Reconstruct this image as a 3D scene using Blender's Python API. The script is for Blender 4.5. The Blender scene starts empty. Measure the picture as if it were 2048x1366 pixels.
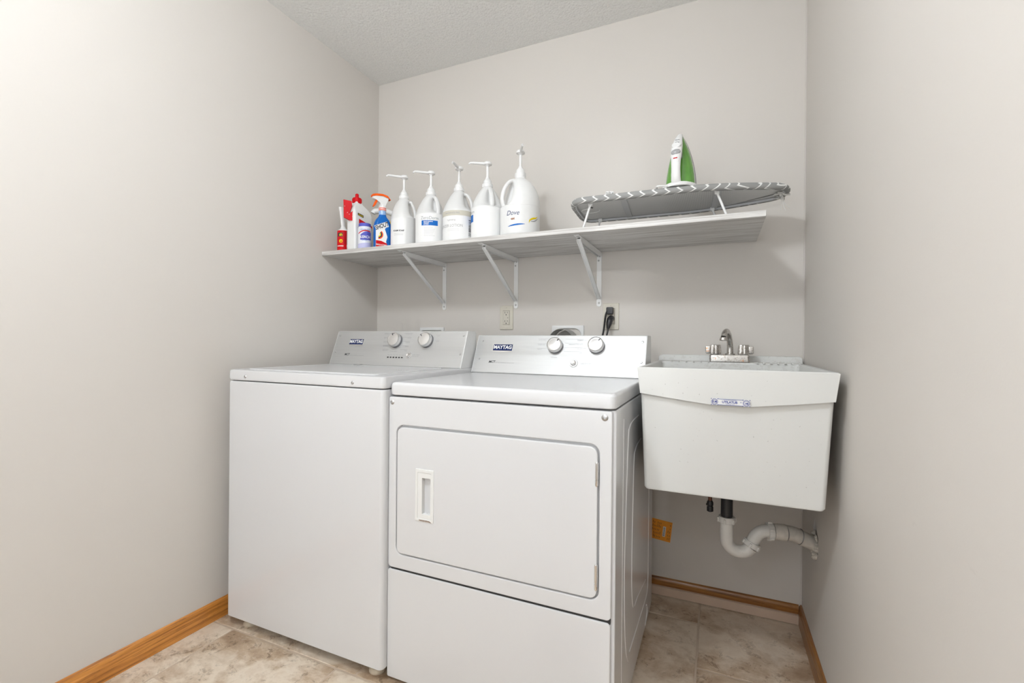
import bpy, bmesh, math, random
from math import sin, cos, pi, radians, hypot, atan2
from mathutils import Vector, Matrix
random.seed(7)
SC = bpy.context.scene
COL = SC.collection

# ------------------------------------------------------------------ camera, world, exposure
W_ROOM, H_ROOM, D_ROOM = 2.004, 2.44, 2.95
def setup_camera():
    x, y, z, yaw, pit, rol, f = 1.7046, -2.0282, 1.0476, 0.4155, -0.0011, 0.0086, 927.25
    F = Vector((-sin(yaw)*cos(pit), cos(yaw)*cos(pit), sin(pit)))
    R = Vector((cos(yaw), sin(yaw), 0)); U = R.cross(F)
    R2 = cos(rol)*R + sin(rol)*U; U2 = -sin(rol)*R + cos(rol)*U
    cd = bpy.data.cameras.new('camera'); cd.sensor_width = 36; cd.lens = f/2048*36; cd.clip_start = 0.02
    co = bpy.data.objects.new('camera', cd); COL.objects.link(co)
    m = Matrix((( R2.x, U2.x, -F.x, x), (R2.y, U2.y, -F.y, y), (R2.z, U2.z, -F.z, z), (0, 0, 0, 1)))
    co.matrix_world = m
    SC.camera = co
setup_camera()
SC.view_settings.view_transform = 'Standard'
SC.view_settings.look = 'None'
SC.view_settings.gamma = 1
SC.view_settings.use_curve_mapping = False
SC.view_settings.exposure = 0.0
wd = bpy.data.worlds.new('world'); SC.world = wd; wd.use_nodes = True
wd.node_tree.nodes['Background'].inputs[0].default_value = (0.9, 0.95, 1, 1)
wd.node_tree.nodes['Background'].inputs[1].default_value = 0.3
def light(name, kind, loc, power, size=0.1, color=(1, 1, 1), target=None, **kw):
    l = bpy.data.lights.new(name, kind); l.energy = power; l.color = color
    if kind in ('POINT', 'SPOT'): l.shadow_soft_size = size
    if kind == 'AREA': l.shape = 'DISK'; l.size = size
    for k, v in kw.items(): setattr(l, k, v)
    o = bpy.data.objects.new(name, l); COL.objects.link(o); o.location = loc
    if target is not None: o.rotation_euler = (Vector(target)-Vector(loc)).to_track_quat('-Z', 'Y').to_euler()
    return o
# an added fill area light behind the camera, the room's ceiling lamp (its dome is built further down), the photographer's flash beside the
# camera, an added fill spot bounced off the ceiling behind, and the lamp of the hallway outside the door
light('ceiling_lamp_light', 'POINT', (1.04, -1.90, 2.33), 39.0, 0.09, (0.925, 0.985, 1.05))
light('flash_light', 'POINT', (1.47, -2.04, 1.46), 5.0, 0.035, (0.945, 0.985, 1.045))
light('bounce_fill_light', 'SPOT', (1.35, -2.15, 1.75), 50.0, 0.05, (0.945, 0.985, 1.045), target=(0.95, -2.45, 2.44), spot_size=radians(110), spot_blend=0.6)  # spot added as soft fill by way of the ceiling
light('fill_area_light', 'AREA', (1.0, -2.90, 1.0), 7.5, 1.5, (0.925, 0.985, 1.055), target=(1.0, 0, 0.75))  # unseen area light added to lift the lower walls
light('hall_lamp_light', 'POINT', (2.52, -3.95, 2.22), 64.0, 0.07, (0.95, 0.99, 1.03))

# ------------------------------------------------------------------ materials
MATS = {}
def nt(name):
    m = bpy.data.materials.new(name); m.use_nodes = True
    return m, m.node_tree.nodes, m.node_tree.links, m.node_tree.nodes['Principled BSDF']
def mat(name, col, rough=0.5, metal=0.0, noise=0.03, nscale=30, bump=0.0, bscale=200, coat=0.0, spec=None, alpha=None, emit=None):
    if name in MATS: return MATS[name]
    m, N, L, P = nt(name)
    P.inputs['Roughness'].default_value = rough; P.inputs['Metallic'].default_value = metal
    P.inputs['Coat Weight'].default_value = coat
    if coat: P.inputs['Coat Roughness'].default_value = 0.08
    if spec is not None: P.inputs['Specular IOR Level'].default_value = spec
    tc = N.new('ShaderNodeTexCoord')
    nz = N.new('ShaderNodeTexNoise'); nz.inputs['Scale'].default_value = nscale; nz.inputs['Detail'].default_value = 4
    L.new(tc.outputs['Object'], nz.inputs['Vector'])
    mx = N.new('ShaderNodeMix'); mx.data_type = 'RGBA'
    c1 = [max(0, c*(1-noise)) for c in col[:3]]+[1]; c2 = [min(1, c*(1+noise)) for c in col[:3]]+[1]
    mx.inputs['A'].default_value = c1; mx.inputs['B'].default_value = c2
    L.new(nz.outputs['Fac'], mx.inputs['Factor']); L.new(mx.outputs['Result'], P.inputs['Base Color'])
    if bump:
        n2 = N.new('ShaderNodeTexNoise'); n2.inputs['Scale'].default_value = bscale; n2.inputs['Detail'].default_value = 3
        L.new(tc.outputs['Object'], n2.inputs['Vector'])
        b = N.new('ShaderNodeBump'); b.inputs['Strength'].default_value = bump; b.inputs['Distance'].default_value = 0.002
        L.new(n2.outputs['Fac'], b.inputs['Height']); L.new(b.outputs['Normal'], P.inputs['Normal'])
    if emit:
        P.inputs['Emission Color'].default_value = (*emit[:3], 1); P.inputs['Emission Strength'].default_value = emit[3]
    MATS[name] = m
    return m
def M1(N, L, op, a, b=None, c=None):
    n = N.new('ShaderNodeMath'); n.operation = op
    for i, v in enumerate((a, b, c)):
        if v is None: continue
        if isinstance(v, (int, float)): n.inputs[i].default_value = v
        else: L.new(v, n.inputs[i])
    return n.outputs[0]
def mixc(N, L, f, a, b):
    n = N.new('ShaderNodeMix'); n.data_type = 'RGBA'
    for k, v in (('Factor', f), ('A', a), ('B', b)):
        if isinstance(v, (int, float)): n.inputs[k].default_value = v
        elif isinstance(v, tuple): n.inputs[k].default_value = (*v[:3], 1)
        else: L.new(v, n.inputs[k])
    return n.outputs['Result']
def ramp(N, L, f, stops):
    n = N.new('ShaderNodeValToRGB'); L.new(f, n.inputs[0])
    e = n.color_ramp.elements
    while len(e) < len(stops): e.new(0.5)
    for i, (p, c) in enumerate(stops):
        e[i].position = p; e[i].color = (*c, 1) if len(c) == 3 else c
    return n.outputs[0]
def noise(N, L, vec, scale, detail=4, rough=0.5, dist=0.0):
    n = N.new('ShaderNodeTexNoise'); n.inputs['Scale'].default_value = scale; n.inputs['Detail'].default_value = detail
    n.inputs['Roughness'].default_value = rough; n.inputs['Distortion'].default_value = dist
    L.new(vec, n.inputs['Vector']); return n.outputs['Fac']
def mapping(N, L, vec, scale=(1, 1, 1), rot=(0, 0, 0), loc=(0, 0, 0)):
    n = N.new('ShaderNodeMapping'); n.inputs['Scale'].default_value = scale; n.inputs['Rotation'].default_value = rot
    n.inputs['Location'].default_value = loc; L.new(vec, n.inputs['Vector']); return n.outputs[0]
def bumpn(N, L, h, P, strength, dist=0.001):
    b = N.new('ShaderNodeBump'); b.inputs['Strength'].default_value = strength; b.inputs['Distance'].default_value = dist
    L.new(h, b.inputs['Height']); L.new(b.outputs['Normal'], P.inputs['Normal'])

def wall_mat():
    m, N, L, P = nt('wall_paint')
    tc = N.new('ShaderNodeNewGeometry').outputs['Position']
    a = noise(N, L, tc, 1.3, 3); b = noise(N, L, tc, 9, 5, 0.6)
    c = mixc(N, L, a, (0.66, 0.622, 0.575), (0.69, 0.652, 0.607))
    # scattered faint scuffs
    s = noise(N, L, mapping(N, L, tc, (3, 3, 9)), 3.0, 6, 0.7)
    f = M1(N, L, 'MULTIPLY', M1(N, L, 'GREATER_THAN', s, 0.71), 0.10)
    c = mixc(N, L, f, c, (0.40, 0.37, 0.34))
    L.new(c, P.inputs['Base Color']); P.inputs['Roughness'].default_value = 0.62
    h = noise(N, L, tc, 260, 3)
    bumpn(N, L, h, P, 0.12, 0.0008)
    return m
def ceiling_mat():
    m, N, L, P = nt('popcorn_ceiling')
    tc = N.new('ShaderNodeNewGeometry').outputs['Position']
    v = N.new('ShaderNodeTexVoronoi'); v.inputs['Scale'].default_value = 105; v.inputs['Randomness'].default_value = 1
    L.new(tc, v.inputs['Vector'])
    d = v.outputs['Distance']
    blob = M1(N, L, 'SUBTRACT', 1.0, M1(N, L, 'MULTIPLY', d, 1.3))
    n1 = noise(N, L, tc, 55, 5, 0.65)
    h = M1(N, L, 'ADD', M1(N, L, 'MULTIPLY', blob, 0.5), n1)
    c = mixc(N, L, noise(N, L, tc, 120, 3), (0.78, 0.78, 0.76), (0.92, 0.92, 0.90))
    L.new(c, P.inputs['Base Color']); P.inputs['Roughness'].default_value = 0.85
    bumpn(N, L, h, P, 0.55, 0.006)
    return m
def floor_mat(grout=False):
    m, N, L, P = nt('grout_vinyl' if grout else 'stone_vinyl')
    tc = N.new('ShaderNodeNewGeometry').outputs['Position']
    at = N.new('ShaderNodeAttribute'); at.attribute_name = 'tile'
    off = N.new('ShaderNodeVectorMath'); off.operation = 'ADD'
    sc = N.new('ShaderNodeVectorMath'); sc.operation = 'SCALE'; sc.inputs['Scale'].default_value = 7.3
    L.new(at.outputs['Color'], sc.inputs[0]); L.new(tc, off.inputs[0]); L.new(sc.outputs[0], off.inputs[1])
    p = off.outputs[0]
    if grout:
        c = mixc(N, L, noise(N, L, tc, 14, 5), (0.46, 0.345, 0.25), (0.64, 0.53, 0.42))
        L.new(c, P.inputs['Base Color']); P.inputs['Roughness'].default_value = 0.55
        return m
    big = noise(N, L, mapping(N, L, p, (1, 1.3, 1)), 4.2, 7, 0.66, 0.25)
    mid = noise(N, L, p, 17, 9, 0.75, 0.5)
    fine = noise(N, L, p, 60, 8, 0.75, 0.4)
    c = ramp(N, L, big, [(0.32, (0.27, 0.175, 0.105)), (0.45, (0.52, 0.395, 0.275)), (0.56, (0.80, 0.70, 0.57)), (0.72, (0.64, 0.50, 0.37))])
    vein = M1(N, L, 'MULTIPLY', M1(N, L, 'LESS_THAN', mid, 0.44), M1(N, L, 'GREATER_THAN', fine, 0.47))
    vein = M1(N, L, 'MULTIPLY', vein, ramp(N, L, big, [(0.42, (1, 1, 1)), (0.6, (0.15, 0.15, 0.15))]))
    c = mixc(N, L, M1(N, L, 'MULTIPLY', vein, 0.85), c, (0.17, 0.115, 0.07))
    lt = M1(N, L, 'MULTIPLY', M1(N, L, 'GREATER_THAN', mid, 0.58), 0.2)
    c = mixc(N, L, lt, c, (0.83, 0.78, 0.69))
    c = mixc(N, L, M1(N, L, 'MULTIPLY', fine, 0.16), c, (0.35, 0.25, 0.17))
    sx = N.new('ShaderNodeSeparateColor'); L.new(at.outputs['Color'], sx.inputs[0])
    c = mixc(N, L, M1(N, L, 'MULTIPLY', sx.outputs[0], 0.35), c, (0.50, 0.34, 0.22))  # brown tint per tile; on the right part of it is painted-in shade
    L.new(c, P.inputs['Base Color']); P.inputs['Roughness'].default_value = 0.42
    bumpn(N, L, M1(N, L, 'ADD', mid, M1(N, L, 'MULTIPLY', fine, 0.4)), P, 0.35, 0.002)
    return m
def oak_mat(name, axis, dark=1.0):  # dark scales the oak colour down to paint in shade
    m, N, L, P = nt(name)
    tc = N.new('ShaderNodeNewGeometry').outputs['Position']
    s = (2.2, 40, 70) if axis == 'x' else (40, 2.2, 70)
    a = noise(N, L, mapping(N, L, tc, s), 1.6, 7, 0.65, 0.8)
    b = noise(N, L, mapping(N, L, tc, tuple(k*3 for k in s)), 1.4, 5, 0.7)
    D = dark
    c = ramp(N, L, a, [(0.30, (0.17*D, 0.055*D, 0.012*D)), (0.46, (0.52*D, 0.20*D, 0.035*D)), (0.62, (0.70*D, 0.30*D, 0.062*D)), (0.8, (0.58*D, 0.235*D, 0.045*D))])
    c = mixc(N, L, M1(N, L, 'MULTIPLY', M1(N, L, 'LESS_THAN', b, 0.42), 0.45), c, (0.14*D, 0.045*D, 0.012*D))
    L.new(c, P.inputs['Base Color']); P.inputs['Roughness'].default_value = 0.32
    P.inputs['Coat Weight'].default_value = 0.3
    return m
def shelf_mat():
    m, N, L, P = nt('whitewashed_laminate')
    tc = N.new('ShaderNodeNewGeometry').outputs['Position']
    a = noise(N, L, mapping(N, L, tc, (1.6, 34, 60)), 1.7, 7, 0.62, 0.5)
    b = noise(N, L, mapping(N, L, tc, (5, 110, 200)), 1.5, 4, 0.6)
    c = ramp(N, L, a, [(0.28, (0.40, 0.375, 0.35)), (0.45, (0.60, 0.58, 0.555)), (0.56, (0.74, 0.73, 0.71)), (0.75, (0.62, 0.60, 0.58))])
    c = mixc(N, L, M1(N, L, 'MULTIPLY', M1(N, L, 'LESS_THAN', b, 0.45), 0.25), c, (0.36, 0.33, 0.30))
    L.new(c, P.inputs['Base Color']); P.inputs['Roughness'].default_value = 0.5
    return m
def steel_mat():
    m, N, L, P = nt('brushed_steel')
    tc = N.new('ShaderNodeNewGeometry').outputs['Position']
    a = noise(N, L, mapping(N, L, tc, (3, 300, 420)), 1.5, 5, 0.6)
    c = mixc(N, L, a, (0.50, 0.50, 0.493), (0.60, 0.60, 0.592))
    L.new(c, P.inputs['Base Color']); P.inputs['Metallic'].default_value = 0.65
    L.new(M1(N, L, 'ADD', M1(N, L, 'MULTIPLY', a, 0.12), 0.38), P.inputs['Roughness'])
    P.inputs['Anisotropic'].default_value = 0.3
    bumpn(N, L, a, P, 0.08, 0.0004)
    return m
def jug_mat():
    m, N, L, P = nt('milky_plastic')
    tc = N.new('ShaderNodeTexCoord').outputs['Object']
    c = mixc(N, L, noise(N, L, tc, 8), (0.88, 0.88, 0.87), (0.92, 0.92, 0.91))
    L.new(c, P.inputs['Base Color']); P.inputs['Roughness'].default_value = 0.3
    tl = N.new('ShaderNodeBsdfTranslucent'); L.new(c, tl.inputs[0])
    tp = N.new('ShaderNodeBsdfTransparent')
    m1 = N.new('ShaderNodeMixShader'); m1.inputs[0].default_value = 0.14
    L.new(P.outputs[0], m1.inputs[1]); L.new(tl.outputs[0], m1.inputs[2])
    m2 = N.new('ShaderNodeMixShader'); m2.inputs[0].default_value = 0.07
    L.new(m1.outputs[0], m2.inputs[1]); L.new(tp.outputs[0], m2.inputs[2])
    L.new(m2.outputs[0], N['Material Output'].inputs[0])
    return m
def green_mat():
    m, N, L, P = nt('green_tank')
    tc = N.new('ShaderNodeTexCoord').outputs['Object']
    c = mixc(N, L, noise(N, L, tc, 30, 3), (0.10, 0.33, 0.045), (0.19, 0.47, 0.085))
    L.new(c, P.inputs['Base Color']); P.inputs['Roughness'].default_value = 0.12
    P.inputs['Coat Weight'].default_value = 0.5; P.inputs['Transmission Weight'].default_value = 0.15
    return m
def chevron_mat():
    m, N, L, P = nt('chevron_cover')
    g = N.new('ShaderNodeTexCoord').outputs['Object']
    s = N.new('ShaderNodeSeparateXYZ'); L.new(g, s.inputs[0])
    x, y, z = s.outputs
    v = M1(N, L, 'ADD', y, M1(N, L, 'MULTIPLY', z, -1.0))
    tri = M1(N, L, 'PINGPONG', M1(N, L, 'ADD', v, 10.0165), 0.0215)
    u = M1(N, L, 'ADD', M1(N, L, 'ADD', x, 10.01), M1(N, L, 'MULTIPLY', tri, -1.45))
    w = noise(N, L, g, 20, 2)
    u = M1(N, L, 'ADD', u, M1(N, L, 'MULTIPLY', w, 0.006))
    fr = M1(N, L, 'FRACT', M1(N, L, 'DIVIDE', u, 0.0410))
    line = M1(N, L, 'LESS_THAN', fr, 0.17)
    c2 = M1(N, L, 'LESS_THAN', M1(N, L, 'PINGPONG', M1(N, L, 'ADD', v, 10.0165), 0.0215), 0.0016)
    c = mixc(N, L, line, (0.31, 0.31, 0.30), (0.86, 0.86, 0.84))
    L.new(c, P.inputs['Base Color']); P.inputs['Roughness'].default_value = 0.85
    bumpn(N, L, noise(N, L, g, 25, 4), P, 0.5, 0.006)
    return m
def mesh_steel_mat():
    m, N, L, P = nt('perforated_steel')
    g = N.new('ShaderNodeTexCoord').outputs['Object']
    v = N.new('ShaderNodeTexVoronoi'); v.inputs['Scale'].default_value = 170; v.inputs['Randomness'].default_value = 0.05
    L.new(g, v.inputs['Vector'])
    h = M1(N, L, 'LESS_THAN', v.outputs['Distance'], 0.30)
    c = mixc(N, L, h, (0.78, 0.78, 0.77), (0.50, 0.50, 0.49))
    L.new(c, P.inputs['Base Color']); P.inputs['Roughness'].default_value = 0.5; P.inputs['Metallic'].default_value = 0.15
    return m
def tub_mat():
    m, N, L, P = nt('speckled_tub_plastic')
    g = N.new('ShaderNodeNewGeometry').outputs['Position']
    a = noise(N, L, g, 3, 4)
    c = mixc(N, L, a, (0.70, 0.70, 0.675), (0.78, 0.78, 0.755))
    s = noise(N, L, g, 170, 2, 0.5); s2 = noise(N, L, g, 6, 3, 0.6)
    f = M1(N, L, 'MULTIPLY', M1(N, L, 'GREATER_THAN', s, 0.735), M1(N, L, 'GREATER_THAN', s2, 0.47))
    c = mixc(N, L, M1(N, L, 'MULTIPLY', f, 0.45), c, (0.33, 0.31, 0.28))
    # grime on the ledge round the taps
    sp = N.new('ShaderNodeSeparateXYZ'); L.new(g, sp.inputs[0])
    gr = M1(N, L, 'MULTIPLY', M1(N, L, 'GREATER_THAN', sp.outputs[1], -0.19), M1(N, L, 'GREATER_THAN', noise(N, L, g, 60, 5, 0.7), 0.56))
    c = mixc(N, L, M1(N, L, 'MULTIPLY', gr, 0.2), c, (0.42, 0.38, 0.33))
    L.new(c, P.inputs['Base Color']); P.inputs['Roughness'].default_value = 0.42
    bumpn(N, L, noise(N, L, g, 300, 2), P, 0.06, 0.0006)
    return m
def enamel(name='white_enamel', col=(0.70, 0.70, 0.705), r=0.22, stains=()):
    m, N, L, P = nt(name)
    g = N.new('ShaderNodeNewGeometry').outputs['Position']
    c = mixc(N, L, noise(N, L, g, 2.5, 3), tuple(k*0.985 for k in col), col)
    for (px, py, pz, r_, sc) in stains:
        d = N.new('ShaderNodeVectorMath'); d.operation = 'DISTANCE'; d.inputs[1].default_value = (px*sc[0], py*sc[1], pz*sc[2])
        L.new(mapping(N, L, g, sc), d.inputs[0])
        dd = M1(N, L, 'ADD', d.outputs['Value'], M1(N, L, 'MULTIPLY', noise(N, L, g, 150, 3), r_*0.9))
        c = mixc(N, L, M1(N, L, 'MULTIPLY', M1(N, L, 'LESS_THAN', dd, r_*1.4), 0.8), c, (0.16, 0.08, 0.04))
    L.new(c, P.inputs['Base Color']); P.inputs['Roughness'].default_value = r
    P.inputs['Coat Weight'].default_value = 0.25; P.inputs['Coat Roughness'].default_value = 0.06
    bumpn(N, L, noise(N, L, g, 6, 2), P, 0.03, 0.003)
    return m
def chrome_mat():
    m, N, L, P = nt('spotted_chrome')
    g = N.new('ShaderNodeNewGeometry').outputs['Position']
    f = noise(N, L, g, 130, 6, 0.7)
    c = mixc(N, L, M1(N, L, 'GREATER_THAN', f, 0.56), (0.62, 0.60, 0.575), (0.45, 0.42, 0.38))
    rs = M1(N, L, 'MULTIPLY', M1(N, L, 'GREATER_THAN', noise(N, L, g, 36, 4, 0.6), 0.64), 0.7)
    c = mixc(N, L, rs, c, (0.62, 0.27, 0.10))
    L.new(c, P.inputs['Base Color'])
    L.new(M1(N, L, 'ADD', M1(N, L, 'MULTIPLY', f, 0.4), 0.05), P.inputs['Roughness'])
    P.inputs['Metallic'].default_value = 0.95
    return m

WALL = wall_mat(); CEIL = ceiling_mat(); FLOOR = floor_mat(); GROUT = floor_mat(True)
OAKX_SHADED = oak_mat('oak_back_shaded', 'x', 0.55); OAKY = oak_mat('oak_along_side', 'y', 1.0)  # back oak is a darkened copy with the shade there painted in
SHELF = shelf_mat(); STEEL = steel_mat(); JUG = jug_mat(); GREEN = green_mat(); CHEV = chevron_mat(); PERF = mesh_steel_mat()
TUB = tub_mat(); CHROME_OLD = chrome_mat()
ENAMEL = enamel()
ENAMEL_HANDLE = enamel('white_handle_plastic', (0.80, 0.80, 0.78), 0.35, stains=[(0.916, -0.858, 0.536, 0.007, (1, 1, 1)), (0.918, -0.874, 0.5125, 0.010, (0.45, 1, 4)), (0.938, -0.874, 0.510, 0.005, (1, 1, 1.5))])
WHITE = mat('white_plastic', (0.82, 0.82, 0.81), 0.35)
WHITE_METAL = mat('white_powder_coat', (0.90, 0.90, 0.89), 0.4)
LABELW = mat('label_paper', (0.86, 0.86, 0.85), 0.5)
CHROME = mat('chrome', (0.80, 0.80, 0.80), 0.12, 1.0)
KNOBFACE = mat('spun_aluminium', (0.82, 0.82, 0.82), 0.24, 1.0)
DARKM = mat('dark_metal', (0.22, 0.22, 0.23), 0.35, 0.8)
ZINC = mat('zinc_screw', (0.55, 0.55, 0.55), 0.3, 1.0)
BLACK = mat('black_plastic', (0.018, 0.018, 0.02), 0.35)
DARK = mat('dark_gap', (0.03, 0.03, 0.03), 0.8)
PRINT = mat('black_print', (0.03, 0.03, 0.035), 0.6)
GREYPRINT = mat('grey_print', (0.33, 0.33, 0.34), 0.6)
NAVY = mat('navy_enamel', (0.006, 0.018, 0.10), 0.4, spec=0.2)
RED = mat('red_plastic', (0.60, 0.003, 0.008), 0.5, spec=0.2)
DKRED = mat('dark_red_print', (0.42, 0.003, 0.008), 0.5, spec=0.2)
ORANGE = mat('orange_plastic', (0.80, 0.11, 0.008), 0.5, spec=0.2)
YELLOW = mat('yellow_plastic', (0.80, 0.60, 0.005), 0.5, spec=0.2)
BLUE = mat('blue_plastic', (0.003, 0.12, 0.45), 0.35, spec=0.3)
BLUEP = mat('blue_print', (0.01, 0.14, 0.50), 0.5, spec=0.2)
PURPLE = mat('violet_print', (0.10, 0.11, 0.48), 0.5, spec=0.2)
LILAC = mat('lilac_print', (0.55, 0.55, 0.80), 0.4)
BEIGE = mat('beige_plastic', (0.66, 0.62, 0.53), 0.4)
FOOT = mat('foot_plastic', (0.62, 0.54, 0.42), 0.5)
PVC = mat('pvc_pipe', (0.74, 0.72, 0.68), 0.35, noise=0.06)
PVC_DIRTY = mat('grimy_pvc', (0.62, 0.58, 0.52), 0.5, noise=0.25, nscale=60)
PLASTER = mat('crumbled_plaster', (0.60, 0.55, 0.48), 0.9, noise=0.3, nscale=80, bump=1.0, bscale=120)
COPPER = mat('dull_copper', (0.16, 0.07, 0.045), 0.5, 0.5, noise=0.3)
PRIMER = mat('cream_board', (0.62, 0.47, 0.36), 0.6, noise=0.12, nscale=12)
TAGO = mat('orange_card', (0.88, 0.33, 0.02), 0.6)
GREYP = mat('grey_plastic', (0.36, 0.36, 0.36), 0.3)
FOIL = mat('duct_foil', (0.50, 0.50, 0.48), 0.45, 0.6, noise=0.3, nscale=40, bump=0.6, bscale=60)
CREAM = mat('cream_print', (0.60, 0.57, 0.48), 0.5)
CLOTH = mat('lining_cloth', (0.72, 0.71, 0.68), 0.9, noise=0.1)
SOLE = mat('soleplate', (0.10, 0.10, 0.11), 0.35, 0.7)
CLEARW = mat('frosted_white', (0.74, 0.76, 0.71), 0.25)
GLOW = mat('lamp_glass', (0.9, 0.9, 0.88), 0.4, emit=(1, 0.96, 0.9, 1.5))

# ------------------------------------------------------------------ mesh helpers (all in world coordinates)
def nb(): return bmesh.new()
def sharpen(bm, ang=38):
    c = radians(ang)
    for f in bm.faces: f.smooth = True
    for e in bm.edges:
        if len(e.link_faces) == 2:
            try: e.smooth = e.calc_face_angle() < c
            except ValueError: e.smooth = True
        else: e.smooth = False
ORG = {}
def obj(name, bm, m, parent=None, ang=38, flat=False):
    bmesh.ops.remove_doubles(bm, verts=bm.verts, dist=1e-6)
    bmesh.ops.recalc_face_normals(bm, faces=bm.faces)
    if not flat: sharpen(bm, ang)
    lo = Vector((min(v.co.x for v in bm.verts), min(v.co.y for v in bm.verts), min(v.co.z for v in bm.verts)))
    hi = Vector((max(v.co.x for v in bm.verts), max(v.co.y for v in bm.verts), max(v.co.z for v in bm.verts)))
    o0 = Vector(((lo.x+hi.x)/2, (lo.y+hi.y)/2, lo.z))
    bmesh.ops.translate(bm, verts=bm.verts, vec=-o0)
    me = bpy.data.meshes.new(name); bm.to_mesh(me); bm.free()
    for mm in (m if isinstance(m, (list, tuple)) else [m]): me.materials.append(mm)
    o = bpy.data.objects.new(name, me); COL.objects.link(o)
    ORG[o.name] = o0
    if not flat:
        w = o.modifiers.new('weighted_normal', 'WEIGHTED_NORMAL'); w.keep_sharp = True; w.weight = 60
    if parent is not None:
        o.parent = parent; o.location = o0-ORG[parent.name]
    else: o.location = o0
    return o
def thing(name, loc, label, cat, group=None):
    o = bpy.data.objects.new(name, None); COL.objects.link(o); o.location = loc; o.empty_display_size = 0.05
    ORG[o.name] = Vector(loc); tag(o, label, cat, group); return o
def tag(o, label, cat, group=None):
    o['label'] = label; o['category'] = cat
    if group: o['group'] = group
    return o
def struct(name, bm, m, **kw):
    o = obj(name, bm, m, **kw); o['kind'] = 'structure'; return o
def setm(faces, i):
    for f in faces: f.material_index = i
def box(bm, x0, x1, y0, y1, z0, z1, bev=0, seg=2, T=None, mi=0):
    r = bmesh.ops.create_cube(bm, size=1.0); vs = r['verts']
    for v in vs: v.co = Vector((x0+(v.co.x+.5)*(x1-x0), y0+(v.co.y+.5)*(y1-y0), z0+(v.co.z+.5)*(z1-z0)))
    fs = set(f for v in vs for f in v.link_faces)
    for f in fs: f.material_index = mi
    if bev:
        es = list(set(e for v in vs for e in v.link_edges))
        r = bmesh.ops.bevel(bm, geom=es, offset=bev, segments=seg, affect='EDGES', profile=0.5, clamp_overlap=True)
        vs = list(set(vs_ for f in r['faces'] for vs_ in f.verts) | set(v for v in vs if v.is_valid))
        for f in r['faces']: f.material_index = mi
    if T is not None:
        for v in vs: v.co = T @ v.co
    return vs
def ring_loft(bm, rings, cap0=True, cap1=True, mi=0, closed=True):
    vr = [[bm.verts.new(p) for p in r] for r in rings]
    n = len(vr[0])
    for a, b in zip(vr, vr[1:]):
        for i in range(n if closed else n-1):
            j = (i+1) % n
            try:
                f = bm.faces.new((a[i], a[j], b[j], b[i])); f.material_index = mi
            except ValueError: pass
    if cap0: f = bm.faces.new(vr[0][::-1]); f.material_index = mi
    if cap1: f = bm.faces.new(vr[-1]); f.material_index = mi
    return vr
def lathe(bm, prof, c=(0, 0, 0), axis=(0, 0, 1), seg=32, mi=0, cap0=True, cap1=True, sx=1.0, sy=1.0):
    ax = Vector(axis).normalized(); q = Vector((0, 0, 1)).rotation_difference(ax); c = Vector(c)
    rings = [[c + q @ Vector((max(r, 1e-5)*cos(2*pi*k/seg)*sx, max(r, 1e-5)*sin(2*pi*k/seg)*sy, z)) for k in range(seg)] for r, z in prof]
    return ring_loft(bm, rings, cap0, cap1, mi)
def tube(bm, pts, r, seg=12, mi=0, sx=1.0, sy=1.0, up=None):
    pts = [Vector(p) for p in pts]; n = len(pts)
    rr = r if isinstance(r, (list, tuple)) else [r]*n
    rings = []; prevN = None
    for i, p in enumerate(pts):
        t = (pts[min(i+1, n-1)]-pts[max(i-1, 0)]).normalized()
        if prevN is None:
            a = Vector(up) if up is not None else (Vector((0, 0, 1)) if abs(t.z) < 0.9 else Vector((1, 0, 0)))
            N_ = (a-t*a.dot(t)).normalized()
        else: N_ = (prevN-t*prevN.dot(t)).normalized()
        prevN = N_; B = t.cross(N_)
        rings.append([p+N_*cos(2*pi*k/seg)*rr[i]*sx+B*sin(2*pi*k/seg)*rr[i]*sy for k in range(seg)])
    return ring_loft(bm, rings, True, True, mi)
def smooth_path(pts, n=6):
    P = [Vector(p) for p in pts]; out = []
    for i in range(len(P)-1):
        p0, p1, p2, p3 = P[max(i-1, 0)], P[i], P[i+1], P[min(i+2, len(P)-1)]
        for k in range(n):
            t = k/n
            out.append(0.5*((2*p1)+(-p0+p2)*t+(2*p0-5*p1+4*p2-p3)*t*t+(-p0+3*p1-3*p2+p3)*t**3))
    out.append(P[-1]); return out
def rrect(x0, x1, z0, z1, r, n=6):
    """rounded rectangle; r: one radius or four (bl, br, tr, tl)"""
    rs = r if isinstance(r, (list, tuple)) else [r]*4
    out = []
    for (cx, cz, a0), q in zip(((x0, z0, pi), (x1, z0, 1.5*pi), (x1, z1, 0), (x0, z1, .5*pi)), rs):
        ox = cx+q if cx == x0 else cx-q; oz = cz+q if cz == z0 else cz-q
        for k in range(n+1):
            a = a0+k/n*pi/2; out.append((ox+q*cos(a), oz+q*sin(a)))
    return out
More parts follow.
